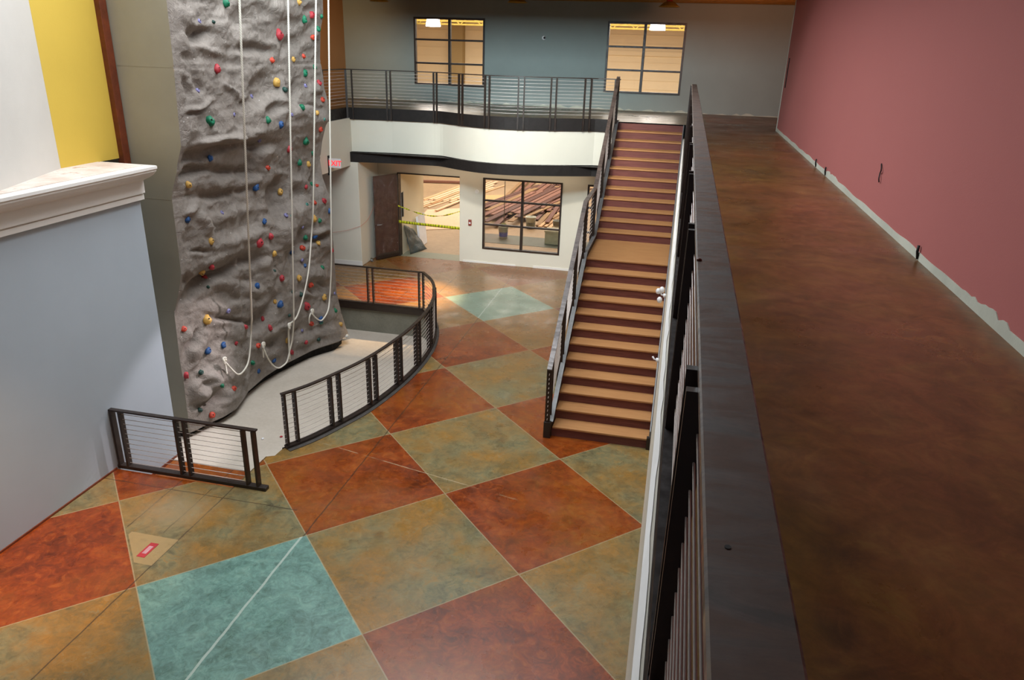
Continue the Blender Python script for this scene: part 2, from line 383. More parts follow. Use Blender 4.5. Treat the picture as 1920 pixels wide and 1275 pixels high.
# dents (-) and swellings (+): centre, half sizes, turn in degrees, depth in metres
DENTS=[(374,70,20,12,-25,-.24),(358,62,10,9,20,-.12),(386,66,9,6,-30,-.12),(480,92,26,12,10,-.22),(455,35,20,18,0,-.10),(420,60,14,30,0,.08),
(355,120,8,20,-15,-.07),(345,165,6,22,-20,-.10),(368,158,6,18,-20,-.09),(366,200,30,3,-22,.10),(366,208,26,3,-22,-.09),
(440,175,34,6,35,.10),(490,170,20,28,20,-.20),(455,195,16,10,0,-.08),(525,190,8,34,5,.16),(545,180,8,26,20,-.16),(510,205,16,8,-30,-.18),
(590,165,14,10,0,.14),(560,205,26,14,20,.12),(570,195,30,3,15,-.09),(585,60,16,10,-20,.16),(575,62,7,12,0,-.12),(545,85,12,14,-30,-.16),(532,95,5,10,0,-.18),
(410,262,60,9,-12,.20),(395,280,50,12,-25,-.22),(460,262,34,6,5,.18),(480,270,34,10,0,-.24),(350,285,16,22,25,-.16),(360,322,28,9,-15,-.28),(440,322,45,8,5,-.20),(480,300,10,30,15,-.12),
(500,290,12,22,15,.14),(430,345,60,10,-4,.14),(420,365,50,8,-8,-.12),(520,330,30,14,0,.10),(524,375,17,34,5,-.28),(545,375,8,30,10,.14),(560,365,12,22,20,-.20),(572,345,14,12,30,.16),(598,345,8,25,15,-.12),
(360,395,16,6,-40,.10),(385,420,8,24,-25,.12),(355,450,14,16,0,-.12),(375,470,14,4,-10,-.12),(440,400,30,10,-15,.10),(450,425,40,12,-20,-.08),(455,445,35,9,-15,.12),
(535,440,20,20,-10,.16),(560,455,12,26,25,-.20),(600,430,24,5,-15,.16),(590,447,20,5,-20,-.18),(610,460,16,12,-30,.12),(548,480,10,18,0,-.16),
(410,510,55,14,-28,-.22),(345,525,12,10,0,-.20),(375,540,34,10,-42,-.26),(340,570,22,8,-55,-.20),(430,505,50,6,-22,-.14),(465,485,24,14,0,-.18),(455,540,36,12,8,.14),(440,575,60,10,-5,.10),
(500,500,14,34,-10,.12),(512,510,6,36,-12,-.10),(590,515,22,12,15,.14),(598,530,20,3,20,-.08),(590,545,18,8,10,-.10),(560,500,14,10,0,-.08),(585,550,22,4,0,.10),(495,590,12,38,35,-.22),(470,620,10,30,25,-.10),
(440,600,34,4,5,-.16),(450,625,24,14,-8,.10),(352,635,7,26,30,.13),(364,640,5,24,32,-.13),(378,645,7,28,32,.13),(392,660,7,24,35,-.05),(370,675,6,22,35,.08),
(400,605,18,10,0,.06),(515,640,14,9,-30,-.16),(520,620,20,6,-35,.10),(555,625,12,5,-30,-.12),(565,640,16,8,-15,.12),(605,590,24,14,10,.12),(600,625,26,10,-10,.10),(590,650,30,6,-12,-.05),
(392,712,14,15,0,.24),(366,735,16,17,0,.22),(378,722,5,16,45,-.10),(400,742,18,8,-35,-.18),(368,760,20,7,-25,-.14),(420,745,20,14,0,.08),(440,700,26,14,-10,.08),(462,725,6,20,15,.12),(455,735,6,14,0,-.12),(410,775,30,12,-20,.06),
(490,660,20,20,0,.06),(520,665,30,10,-20,.05),(350,700,10,40,0,-.04),(530,20,24,14,0,.10),(345,30,18,16,0,.08),(400,95,26,8,15,.08),(435,105,10,22,0,-.05),(500,25,20,10,20,-.08),(570,20,14,8,0,-.06),(600,80,8,20,0,.05)]
# pattern coordinates on the face (an affine frame fixed to it)
PA=(-1186.902031, 295.869555, -75.038048, 11.173416, -18.253078, 2.984652, -0.499124, 0.038355, 0.457606, -0.335233)
PB=(1561.965792, -125.756732, -206.055887, 15.464232, 4.975718, -7.267033, -0.477878, 0.449206, -0.065216, -0.130511)
def facet(y,z):
    q=(1,y,z,y*z,y*y,z*z,y*y*z,y*z*z,y**3,z**3)
    return sum(a*b for a,b in zip(PA,q)), sum(a*b for a,b in zip(PB,q))
_D=[]
for (cu,cv,ru,rv,an,amp) in DENTS:
    _D.append((cu,cv,ru,rv,math.cos(math.radians(an)),math.sin(math.radians(an)),amp))
def face_x(y,z):
    x=face_base(y,z)
    u,v=facet(y,z)
    wu=u+6*mnoise.noise(Vector((u/22,v/22,3.1))); wv=v+6*mnoise.noise(Vector((u/22,v/22,9.7)))
    d=0
    for cu,cv,ru,rv,c,s,amp in _D:
        du,dv=wu-cu,wv-cv
        if abs(du)+abs(dv)>4.2*max(ru,rv): continue
        a=(du*c+dv*s)/ru; b=(-du*s+dv*c)/rv
        q=a*a+b*b
        if q<9: d+=amp*math.exp(-q*q*.35-q*.5)
    # creased rock: folded noise bands over soft swells
    p=Vector((wu/46,wv/40,0.5))
    n=mnoise.noise(p)*.036
    r=1-abs(mnoise.noise(Vector((wu/34+5,wv/19+2,1.5))))*2.2
    n+=.020*max(r,0)**3*(0.5+mnoise.noise(Vector((wu/60,wv/60,7))))
    r2=1-abs(mnoise.noise(Vector(((wu+wv*.5)/15,(wv-wu*.5)/9,4.5))))*2.4
    n+=.012*max(r2,0)**3
    n+=.010*mnoise.noise(Vector((wu/8,wv/7,2.2)))
    r3=mnoise.noise(Vector((wu/20+1,wv/17,8.5))); n+=.075*(1 if r3>0 else -1)*max(0,min(.28,abs(r3)*1.3)-.12)
    # flat strips along the moulded panel edges stay calm; the outer rim keeps its outline
    e=min((y-TY0)/.28,(TY1-y)/.30,(z-TZ0)/.22,1.0); e=max(e,0); e=e*e*(3-2*e)
    for yy in (10.93,12.56):
        q=abs(y-yy-.03*math.sin(z*2)); 
        if q<.10: d*=(.35+.65*q/.10)
    g=0
    for zz in (5.22,3.42,1.7,0.05):
        q=abs(z-zz)
        if q<.012: g-=.010
    for yy in (10.93,12.56):
        if abs(y-yy)<.014: g-=.008
    return x+(d*.68+n)*e+g
HOLDS=[('G',10.712,6.1,0.058),('L',10.036,5.815,0.037),('K',10.334,5.819,0.028),('R',10.348,5.184,0.056),('R',12.448,5.694,0.076),('Y',13.123,6.25,0.056),('R',13.692,6.058,0.058),('G',13.38,5.97,0.057),('G',14.111,6.054,0.036),('G',13.899,5.816,0.047),('O',13.776,5.676,0.053),('O',13.413,5.346,0.046),('O',12.118,5.285,0.048),('Y',12.971,5.294,0.05),('G',13.794,5.146,0.041),('G',13.395,5.05,0.057),('Y',12.246,4.93,0.075),('R',13.835,4.863,0.047),('L',13.364,4.829,0.046),('L',9.873,4.897,0.041),('G',10.037,4.47,0.074),('L',10.725,4.509,0.039),('B',10.119,3.913,0.047),('L',11.551,4.726,0.041),('K',12.38,4.806,0.054),('O',13.977,4.547,0.053),('G',12.923,4.474,0.05),('Y',13.628,4.329,0.046),('L',12.61,4.369,0.033),('G',11.743,4.345,0.052),('B',12.162,4.241,0.058),('O',13.932,3.994,0.059),('T',13.962,4.179,0.036),('G',13.355,3.826,0.075),('L',11.659,4.015,0.041),('R',12.679,3.755,0.061),('G',13.831,3.533,0.042),('G',13.216,3.438,0.057),('Y',13.633,3.35,0.059),('Y',9.62,3.591,0.05),('B',11.526,3.239,0.062),('L',10.457,3.007,0.039),('B',9.584,3.083,0.051),('Y',10.067,2.637,0.057),('O',11.923,3.52,0.053),('Y',12.541,2.98,0.056),('R',13.312,2.958,0.041),('G',13.827,2.907,0.048),('O',13.938,2.872,0.036),('T',13.275,2.62,0.041),('O',13.553,2.602,0.047),('R',13.889,2.581,0.054),('B',14.096,2.334,0.055),('L',12.439,2.566,0.05),('T',12.559,2.535,0.033),('B',11.68,2.613,0.053),('Y',13.42,2.309,0.065),('G',13.632,2.226,0.042),('L',13.035,2.214,0.04),('R',11.799,2.319,0.053),('G',13.208,1.962,0.047),('B',13.436,1.945,0.053),('Y',13.539,1.782,0.048),('R',11.414,2.292,0.073),('R',10.07,2.219,0.048),('Y',9.947,2.155,0.053),('R',10.212,1.977,0.04),('K',10.089,1.861,0.029),('B',11.338,1.515,0.058),('L',10.501,1.315,0.046),('Y',9.984,1.325,0.074),('Y',11.891,1.978,0.054),('B',12.858,1.74,0.046),('O',13.065,1.786,0.058),('L',12.968,1.565,0.041),('B',13.052,1.431,0.041),('G',13.604,1.244,0.042),('R',14.108,1.487,0.043),('R',12.182,1.422,0.056),('Y',12.743,1.259,0.058),('O',13.186,0.992,0.059),('K',11.903,1.638,0.033),('K',12.531,1.04,0.04),('K',12.764,0.917,0.052),('Y',13.627,0.595,0.061),('L',14.098,0.533,0.038),('Y',12.013,0.994,0.039),('B',12.083,0.924,0.067),('R',12.97,0.602,0.077),('G',13.939,0.195,0.05),('K',12.371,0.605,0.04),('O',9.452,1.355,0.048),('R',10.943,0.868,0.042),('B',10.3,0.764,0.051),('R',10.677,0.658,0.037),('B',9.941,0.792,0.06),('O',11.285,0.376,0.054),('K',9.659,0.531,0.045),('R',9.364,0.598,0.049),('G',11.126,0.095,0.044),('B',11.347,-0.17,0.044),('G',9.906,0.205,0.035),('O',10.302,-0.045,0.052),('R',11.669,0.758,0.039),('R',11.728,0.568,0.05),('O',13.106,0.174,0.054),('B',13.334,0.21,0.061),('T',13.381,0.114,0.049),('Y',14.016,-0.139,0.05),('Y',12.322,0.088,0.052),('L',12.827,0.119,0.036),('K',13.263,-0.224,0.049),('R',12.813,-0.124,0.042),('R',12.487,-0.231,0.047),('B',11.925,-0.191,0.046),('W',14.087,-0.43,0.051),('K',9.534,-0.1,0.045),('O',9.722,-0.272,0.056)]
ROPES=[([[-5.651,9.523,8.2],[-6.016,9.873,6.09],[-6.875,10.698,1.116],[-7.083,10.973,0.816],[-7.108,10.865,0.343],[-7.076,10.666,0.203],[-7.026,10.358,0.218],[-7.091,10.23,0.404],[-7.127,10.125,0.586]],[[-7.111,10.15,0.445],[-7.077,10.12,0.315]]),([[-6.197,11.797,8.2],[-6.397,11.916,6.207],[-6.962,12.253,0.564],[-7.095,12.366,0.117],[-7.139,12.3,-0.125],[-7.162,12.23,-0.295],[-7.173,12.136,-0.35],[-7.19,11.917,-0.34],[-7.209,11.736,-0.188],[-7.098,11.39,0.165],[-7.107,11.3,0.411]],[[-7.099,11.299,0.275],[-7.13,11.343,0.126]]),([[-6.19,12.83,8.2],[-6.421,12.945,6.268],[-6.875,13.17,2.475],[-6.982,13.245,2.024],[-6.969,13.011,1.396],[-6.978,12.784,0.975],[-7.011,12.576,0.648],[-7.04,12.433,0.504],[-7.032,12.142,0.496]],[[-7.109,12.257,0.201],[-7.157,12.306,-0.303]]),([[-6.301,13.385,8.2],[-6.437,13.461,6.299],[-6.772,13.649,1.614],[-6.848,13.711,1.077],[-6.901,13.685,0.563],[-6.855,13.486,0.36],[-6.874,13.305,0.242],[-6.925,13.239,0.212],[-6.957,13.084,0.344],[-6.981,12.99,0.506]],[[-6.982,12.906,0.392],[-7.013,12.945,0.247]])]
# ================================ the setting =================================
R2=catmull([(-5.2,8.62,0),(-4.98,9.0,0),(-4.76,9.55,0),(-4.58,10.1,0),(-4.45,10.8,0),(-4.37,11.6,0),(-4.37,12.4,0),(-4.46,13.2,0),(-4.66,13.95,0),(-4.95,14.6,0),(-5.3,15.08,0)],5)
R2=[(p.x,p.y) for p in R2]
pit=[(-10,7.5),(-5.37,7.5),(-5.37,8.34),(-5.26,8.40),(-5.25,8.60)]+[(x-.03,y+.02) for x,y in R2[1:-1]]+[(-5.35,15.08),(-10,15.08)]
fl=[(-12,-6),(.1,-6),(.1,19.35),(-12,19.35)]+[(-12,15.08)]+pit[::-1]+[(-12,7.5)]
fm=MB(); fm.poly([(x,y) for x,y in fl],0)
struct(fm.build('floor',M['floor']))
def pz(y): return -.5-.028*max(0,y-8.6)
pw=MB()
for (x0,y0),(x1,y1) in zip(pit,pit[1:]):
    pw.add([(x0,y0,-.002),(x1,y1,-.002),(x1,y1,-.9),(x0,y0,-.9)],[(0,1,2,3)])
struct(pw.build('wall_pit',M['concrete']))
ps=MB(); ps.add([(-10,7.4,-.5),(-4.2,7.4,-.5),(-4.2,8.62,-.5),(-10,8.62,-.5)],[(0,1,2,3)]); struct(ps.build('floor_pit_strip',M['floor']))
ps=MB(); ps.add([(-10,8.62,-.49),(-4.2,8.62,-.49),(-4.2,15.2,pz(15.2)+.01),(-10,15.2,pz(15.2)+.01),(-10,8.62,-.52),(-4.2,8.62,-.52)],[(0,1,2,3),(0,1,5,4)])
struct(ps.build('floor_pit',M['surf']))
# ---- left side ----
w=MB(); w.box(-8.1,-7.16,-6,8.78,-.6,3.53); struct(w.build('wall_left',M['blue']))
w=MB(); w.box(-7.165,-7.145,-6,7.5,0.0,.025); w.box(-7.165,-7.145,7.5,8.78,-.5,-.46)
struct(w.build('baseboard_left',M['brown']))
prof=[(-7.16,3.52),(-7.10,3.52),(-7.10,3.585),(-7.115,3.592),(-7.115,3.605),(-7.075,3.61),(-7.075,3.775),(-7.05,3.79),(-6.98,3.82),(-6.90,3.865),(-6.85,3.915),(-6.845,3.945),(-6.83,3.95),(-6.83,3.985),(-6.86,3.99),(-8.1,3.99)]
w=MB(); n=len(prof); Y0,Y1=-6,8.80
w.add([(x,Y0,z) for x,z in prof]+[(x,Y1,z) for x,z in prof],[(i,i+1,n+i+1,n+i) for i in range(n-1)]+[tuple(range(n,2*n)),tuple(range(n))[::-1]])
struct(w.build('trim_1',M['white']))
m=NT('dusty_ledge'); m.set(Base_Color=m.ramp(m.noise(2.2,6,.7),[(.35,srgb('#cbb4a4')),(.6,srgb('#e2d6cc')),(.7,srgb('#b08a70'))]),Roughness=.8)
w=MB(); w.box(-7.7,-6.99,-6,8.74,3.991,3.996); struct(w.build('trim_2',m.m))
w=MB(); w.prism([(-7.70,8.10),(-8.1,8.10),(-8.1,5.6),(-6.98,5.6),(-6.98,6.22)][::-1],3.99,7.3); w.box(-8.1,-6.98,-6,5.6,3.99,7.3)
struct(w.build('wall_left_upper',M['upwhite']))
w=MB(); w.box(-8.1,-7.70,8.101,9.18,3.99,7.3); struct(w.build('wall_left_end',M['yellow']))
w=MB(); w.box(-7.72,-7.62,9.16,9.29,3.5,7.3); struct(w.build('trim_3',M['brown'],bevel=.006))
# ---- lower level, back ----
C3=[(-8.3,18.1),(-7.2,18.27),(-6.1,18.33),(-5.85,18.28),(-5.3,17.95),(-4.8,17.72),(-4.25,17.62),(-3.7,17.68),(-3.1,17.86),(-2.5,18.08),(-2.05,18.27),(-1.48,18.3)]
def off(c,d):
    out=[]
    for i,(x,y) in enumerate(c):
        a=Vector(c[min(i+1,len(c)-1)])-Vector(c[max(i-1,0)]); a.normalize(); out.append((x+a.y*d*-1*-1,y-a.x*d)) 
    return out
def ribbon(mb,c,t,z0,z1,mi=0):
    o=[(x,y+t) for x,y in c]; n=len(c)
    vs=[(x,y,z0) for x,y in c]+[(x,y,z1) for x,y in c]+[(x,y,z0) for x,y in o]+[(x,y,z1) for x,y in o]
    fs=[]
    for i in range(n-1):
        fs+=[(i,i+1,n+i+1,n+i),(2*n+i,2*n+i+1,3*n+i+1,3*n+i)[::-1],(n+i,n+i+1,3*n+i+1,3*n+i),(i,i+1,2*n+i+1,2*n+i)[::-1]]
    fs+=[(0,n,3*n,2*n),(n-1,2*n-1,4*n-1,3*n-1)[::-1]]
    mb.add(vs,fs,mi)
C3=C3[:3]+[(p.x,p.y) for p in catmull([(x,y,0) for x,y in C3[2:-1]],4)][1:-1]+C3[-2:]
w=MB(); ribbon(w,[(x,y+.03) for x,y in C3],.2,2.9,3.82); struct(w.build('wall_balcony_front',M['offwhite']))
w=MB(); ribbon(w,[(x,y-.10) for x,y in C3],.12,2.75,3.0); w.box(-8.3,-1.48,18.0,18.5,2.985,3.0) 
struct(w.build('trim_4',M['beam']))
w=MB(); ribbon(w,[(x,y-.02) for x,y in C3],.05,3.8,4.085); w.box(-8.35,-8.30,10,18.1,3.8,4.085); w.box(-1.53,-1.48,17.9,18.3,3.8,4.085)
struct(w.build('trim_5',M['beam']))
w=MB(); w.prism([(-12,18.02)]+[(x,y-.02) for x,y in C3]+[(-1.48,19.4),(-1.48,21.57),(-12,21.57)],2.74,2.76); w.box(-1.48,2,18.3,21.57,2.74,2.76)
struct(w.build('ceiling_lower',M['soffit']))
w=MB(); w.box(-8.6,-8.25,10,18.25,2.66,3.83); struct(w.build('wall_exit_side',M['offwhite']))
w=MB(); w.box(-12,-8.05,18.0,21.57,0,2.745); struct(w.build('wall_column_left',M['offwhite'],bevel=.01))
w=MB(); w.box(-9.9,-8.04,17.985,18.0,0,.12); struct(w.build('baseboard_back_left',M['white']))
def wall_y(name,mat,y,t,x0,x1,z0,z1,holes):
    xs=sorted({x0,x1}|{h[0] for h in holes}|{h[1] for h in holes}); zs=sorted({z0,z1}|{h[2] for h in holes}|{h[3] for h in holes})
    mb=MB()
    def inh(a,b): return any(h[0]<a<h[1] and h[2]<b<h[3] for h in holes)
    # front and back faces plus reveals
    for i in range(len(xs)-1):
        for j in range(len(zs)-1):
            if inh((xs[i]+xs[i+1])/2,(zs[j]+zs[j+1])/2): continue
            a,b,c,d=xs[i],xs[i+1],zs[j],zs[j+1]
            mb.add([(a,y,c),(b,y,c),(b,y,d),(a,y,d)],[(0,1,2,3)]); mb.add([(a,y+t,c),(b,y+t,c),(b,y+t,d),(a,y+t,d)],[(3,2,1,0)])
    for a,b,c,d in list(holes):
        mb.add([(a,y,c),(a,y+t,c),(a,y+t,d),(a,y,d)],[(0,1,2,3)]); mb.add([(b,y,c),(b,y+t,c),(b,y+t,d),(b,y,d)],[(3,2,1,0)])
        mb.add([(a,y,d),(b,y,d),(b,y+t,d),(a,y+t,d)],[(0,1,2,3)][:1]); 
        if c>z0: mb.add([(a,y,c),(b,y,c),(b,y+t,c),(a,y+t,c)],[(3,2,1,0)])
    for a in (x0,x1): mb.add([(a,y,z0),(a,y+t,z0),(a,y+t,z1),(a,y,z1)],[(0,1,2,3)])
    mb.add([(x0,y,z1),(x1,y,z1),(x1,y+t,z1),(x0,y+t,z1)],[(0,1,2,3)])
    return struct(mb.build(name,mat,fix=False))
DX0,DX1,DZ=-7.48,-5.705,2.345
wall_y('wall_back_lower',M['offwhite'],19.3,.16,-8.05,.3,0,2.76,[(DX0,DX1,0,DZ),(-5.05,-2.9,.42,2.36),(-2.24,-.4,.42,2.36)])
w=MB()
for a,b,zz in [(-5.6,-4.9,.05),(-4.9,-4.1,.04),(-3.6,-2.6,.06)]: w.box(a,b,19.285,19.3,0,zz)
struct(w.build('baseboard_back_lower',M['white']))
def window(name,x0,x1,z0,z1,y,mx,mz,mat,depth=.09,fw=.045,sill=None,mw=None):
    mb=MB(); mw=mw or fw
    mb.box(x0,x0+fw,y-.03,y+depth,z0,z1); mb.box(x1-fw,x1,y-.03,y+depth,z0,z1)
    mb.box(x0+fw,x1-fw,y-.03,y+depth,z0,z0+fw); mb.box(x0+fw,x1-fw,y-.03,y+depth,z1-fw,z1)
    for x in mx: mb.box(x-mw/2-.01,x+mw/2+.01,y-.02,y+depth-.01,z0+fw,z1-fw)
    for z in mz: mb.box(x0+fw,x1-fw,y-.015,y+depth-.02,z-mw/2,z+mw/2)
    o=struct(mb.build(name,mat,bevel=.004))
    g=MB(); g.box(x0+fw,x1-fw,y+.03,y+.036,z0+fw,z1-fw); g.build('pane',M['glass'],o)
    return o
window('window_1',-5.05,-2.9,.42,2.36,19.3,[-3.965],[1.755,1.10],M['steel'])
window('window_2',-2.24,-.4,.42,2.36,19.3,[-1.32],[1.755,1.10],M['steel'])
# vestibule side wall beyond the doorway
w=MB(); w.box(-7.75,-7.45,19.46,21.35,0,2.74); struct(w.build('wall_vestibule',M['gym']))
# ---- upper level ----
wall_y('wall_back',M['greyblue'],21.57,.2,-9.9,9,2.74,7.0,[(-7.74,-5.66,4.53,6.335),(-2.25,-.185,4.53,6.335)])
window('window_3',-7.74,-5.66,4.53,6.335,21.57,[-6.69],[5.75,5.125],M['steel'],.1,.05)
window('window_4',-2.25,-.185,4.53,6.335,21.57,[-1.25],[5.715,5.125],M['steel'],.1,.05)
w=MB()
def rag(mb,pts,h0,h1,seed,mi=0):      # strip of bare plaster with a ragged top
    rr=random.Random(seed); n=len(pts)
    top=[(x,y,z0+(h0+(h1-h0)*rr.random()**2)) for x,y,z0 in pts]
    for i in range(n-1): mb.add([pts[i],pts[i+1],top[i+1],top[i]],[(0,1,2,3)])
rag(w,[(-9.8+i*.12,21.565,ZU) for i in range(118)],.0,.07,3); struct(w.build('baseboard_back',M['plaster'],fix=False))
w=MB(); w.box(-10.1,-9.88,8,21.57,ZU-.3,7.0); struct(w.build('wall_gallery_left',M['tan']))
up=[(-8.33,10.0)]+C3[:-1]+[(-1.48,18.3),(-1.48,17.92),(.07,17.92),(.07,-6),(2.0,-6),(2.0,17.48),(9,17.48),(9,21.57),(-9.9,21.57),(-9.9,10)]
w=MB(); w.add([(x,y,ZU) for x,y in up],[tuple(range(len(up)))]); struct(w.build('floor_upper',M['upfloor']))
# right lower wall, its top ledge and the channel under the guard rail
w=MB(); w.box(.029,.4,-6,17.92,0,3.80); struct(w.build('wall_right_lower',M['offwhite']))
w=MB(); w.box(.062,.10,-6,17.92,3.80,4.085); w.box(.10,.16,-6,17.9,4.08,4.086); struct(w.build('trim_6',M['channel']))
w=MB()
rr=random.Random(5); ys=[-1+i*.22 for i in range(84)]; xs=[.046+.012*rr.random() for _ in ys]
for i in range(len(ys)-1): w.add([(.027,ys[i],3.802),(.027,ys[i+1],3.802),(xs[i+1],ys[i+1],3.806),(xs[i],ys[i],3.806)],[(0,1,2,3)])
struct(w.build('trim_7',M['white'],fix=False))
# pink wall
w=MB(); w.box(1.99,2.2,-6,17.5,ZU-.2,7.4); w.box(2.2,9,17.3,17.5,ZU-.2,7.4); struct(w.build('wall_right',M['pink']))
w=MB(); w.box(1.975,1.995,17.47,17.505,ZU,7.4); struct(w.build('trim_8',M['plaster']))
w=MB()
rr=random.Random(11); y=-1.0; pts=[]
while y<17.45:
    h=.065+.02*mnoise.noise(Vector((y*1.7,0,0)))
    if mnoise.noise(Vector((y*.9,5,0)))>.22: h+=.035*rr.random()
    pts.append((y,h)); y+=.06
for (y0,h0),(y1,h1) in zip(pts,pts[1:]):
    w.add([(1.984,y0,ZU),(1.984,y1,ZU),(1.984,y1,ZU+h1),(1.984,y0,ZU+h0),(1.990,y1,ZU+h1),(1.990,y0,ZU+h0)],[(0,1,2,3),(3,2,4,5)])
struct(w.build('baseboard_right',M['plaster'],fix=False))
# ceilings
w=MB(); w.box(-10.1,9,14.4,21.57,6.86,7.0)
for i in range(25): w.box(-10.1,9,14.5+i*.28,14.6+i*.28,6.80,6.86)
struct(w.build('ceiling',M['deck']))
w=MB(); w.box(.2,9,-6,14.4,7.3,7.45); w.box(-10.1,.1,-6,14.4,9.6,9.7); w.box(-10.1,9,14.4,14.5,7.0,9.6); w.box(.1,.2,-6,14.4,7.3,9.6); w.box(-10.1,-10,-6,14.4,7,9.6); w.box(-8.15,-8.1,-6,9.3,7.2,9.6)
struct(w.build('ceiling_high',M['skyceil']))
# gym beyond
w=MB(); w.box(-17,5,19.31,41,-.12,-.004); struct(w.build('floor_gym',M['gymfloor']))
w=MB(); w.box(-7.45,DX1,19.3,19.9,-.004,.002); struct(w.build('floor_threshold',M['slabgrey']))
w=MB(); w.box(-5.9,2,21.62,22.75,-.004,.004); struct(w.build('floor_shade_strip',M['slabdark']))  # bare slab strip, coloured dark for the shade of the upper floor
w=MB(); w.box(-17,5,40,40.2,0,7.6)
for i in range(9): w.box(-17,5,39.97,40,3.0+i*.42,3.02+i*.42)
w.box(-4.5,5,39.9,40,5.42,5.62)
struct(w.build('wall_gym_back',M['gym']))
w=MB(); w.box(-17.2,-17,19.3,41,0,7.6); struct(w.build('wall_gym_left',M['gym']))
w=MB(); w.box(5,5.2,21.6,41,0,7.6); struct(w.build('wall_gym_right',M['gym']))
w=MB(); w.box(-17,5,21.77,41,7.05,7.2); struct(w.build('ceiling_gym',M['deck']))
w=MB(); w.box(-17,-9.9,21.4,21.6,0,7.6); struct(w.build('wall_gym_front',M['gym']))
w=MB(); w.box(-12.25,-11.55,39.5,40,0,7.6); struct(w.build('wall_gym_pillar',M['gympillar']))
# ============================ climbing wall ===================================
cw=thing('climbing_wall','tall grey moulded rock climbing wall dotted with coloured holds, standing in the sunken pit','climbing wall',(-7.3,11.7,-.6))
mb=MB(); NY,NZ=172,268
vs=[];fs=[]
for j in range(NZ+1):
    z=TZ0+(TZ1-TZ0)*j/NZ
    for i in range(NY+1):
        y=TY0+(TY1-TY0)*i/NY
        vs.append((face_x(y,z),y,z))
for j in range(NZ):
    for i in range(NY):
        a=j*(NY+1)+i; fs.append((a,a+1,a+NY+2,a+NY+1))
mb.add(vs,fs,0,True)
# rolled underside and far return
b0=[vs[i] for i in range(NY+1)]
n=len(b0); lo=[(x-.05,y,z-.035) for x,y,z in b0]; l2=[(x-.4,y,z-.02) for x,y,z in b0]
mb.add(b0+lo+l2,[(i+n,i+n+1,i+1,i) for i in range(n-1)]+[(i+2*n,i+2*n+1,i+n+1,i+n) for i in range(n-1)],0,True)
far=[vs[j*(NY+1)+NY] for j in range(NZ+1)]; m_=len(far)
mb.add(far+[(x-.05,TY1+.05,z) for x,y,z in far]+[(-8.2,TY1+.08,z) for x,y,z in far],[(j,j+1,m_+j+1,m_+j) for j in range(m_-1)]+[(m_+j,m_+j+1,2*m_+j+1,2*m_+j) for j in range(m_-1)],0,True)
mb.build('rock_face',M['rock'],cw,fix=False)
near=[vs[j*(NY+1)] for j in range(0,NZ+1,2)]; q=len(near)
mb=MB(); mb.add([(x,TY0,z) for x,y,z in near]+[(-8.1,TY0,z) for x,y,z in near],[(j,q+j,q+j+1,j+1) for j in range(q-1)])
for zz in (5.22,3.42,1.7): mb.box(-8.1,face_base(TY0,zz)-.01,TY0-.002,TY0+.004,zz-.004,zz+.004)
sp=mb.build('side_panel',M['panel'],cw,fix=False)
mb=MB(); pts=[(face_x(y,TZ0+.02)-.14,y) for y in [TY0+.05+i*(TY1-TY0-.1)/40 for i in range(41)]]
vsp=[(x,y,-.37) for x,y in pts]+[(x,y,-.8) for x,y in pts]; k=len(pts)
mb.add(vsp,[(i,i+1,k+i+1,k+i) for i in range(k-1)]); mb.box(-8.1,-7.45,TY0+.01,TY0+.06,-.8,-.38)
mb.build('plinth',M['plinth'],cw)
def hold_mesh(mb,kind,p,nrm,r,rnd,mi=0):
    # a bolt-on hold: blobby body on a flat back, with a bolt hole
    up=Vector((0,0,1)); side=nrm.cross(up).normalized(); up=side.cross(nrm).normalized()
    ang=rnd.uniform(-.6,.6)
    if kind in 'BL': ang+=.6
    s2=side*math.cos(ang)+up*math.sin(ang); u2=up*math.cos(ang)-side*math.sin(ang)
    sx,sy,sz={'R':(.95,1.2,.9),'O':(1.1,.95,.9),'Y':(1.0,1.1,.9),'G':(.95,1.15,1.0),'K':(1.0,.9,.9),'B':(.85,1.15,.9),'L':(.9,.9,.8),'T':(1,.8,.7),'W':(1.1,.8,.8)}[kind]
    NS,NR=12,7; vs=[];sd=rnd.uniform(0,50)
    for j in range(NR+1):
        th=PI/2*j/NR*1.12
        for i in range(NS):
            a=2*PI*i/NS
            d=Vector((math.cos(a)*math.cos(th-.12),math.sin(a)*math.cos(th-.12),math.sin(th-.12)))
            k=1+.30*mnoise.noise(d*1.6+Vector((sd,0,0)))+.10*mnoise.noise(d*4+Vector((0,sd,0)))
            if kind in 'LT' : k*=1-.35*max(0,math.sin(th-.12)-.7)/.3
            q=p+s2*d.x*r*sx*k+u2*(d.y*sy*k-.15*d.z)*r+nrm*d.z*r*sz*k*1.15
            vs.append(q)
    fs=[(j*NS+i,j*NS+(i+1)%NS,(j+1)*NS+(i+1)%NS,(j+1)*NS+i) for j in range(NR) for i in range(NS)]
    fs.append(tuple(NR*NS+i for i in range(NS)))
    mb.add(vs,fs,mi,True)
    # bolt in its hole
    c=p+nrm*r*sz*.98+s2*r*.28+u2*r*.25
    mb.tube([c,c+nrm*r*.16],r*.17,6,mi=1)
HS=sorted(HOLDS,key=lambda h:-h[3])
def hpos(h):
    y,z=h[1],h[2]; e=.05
    x=face_x(y,z); xs=[face_x(min(max(y+a*e,TY0),TY1),z+b*e) for a,b in ((1,0),(-1,0),(0,1),(0,-1))]
    nrm=Vector((1,-(xs[0]-xs[1])/(2*e)*.7,-(xs[2]-xs[3])/(2*e)*.7)).normalized()
    return Vector((x,y,z)),nrm
rnd=random.Random(3)
rest=MB(); kinds=sorted(HC)
mats_rest=[]
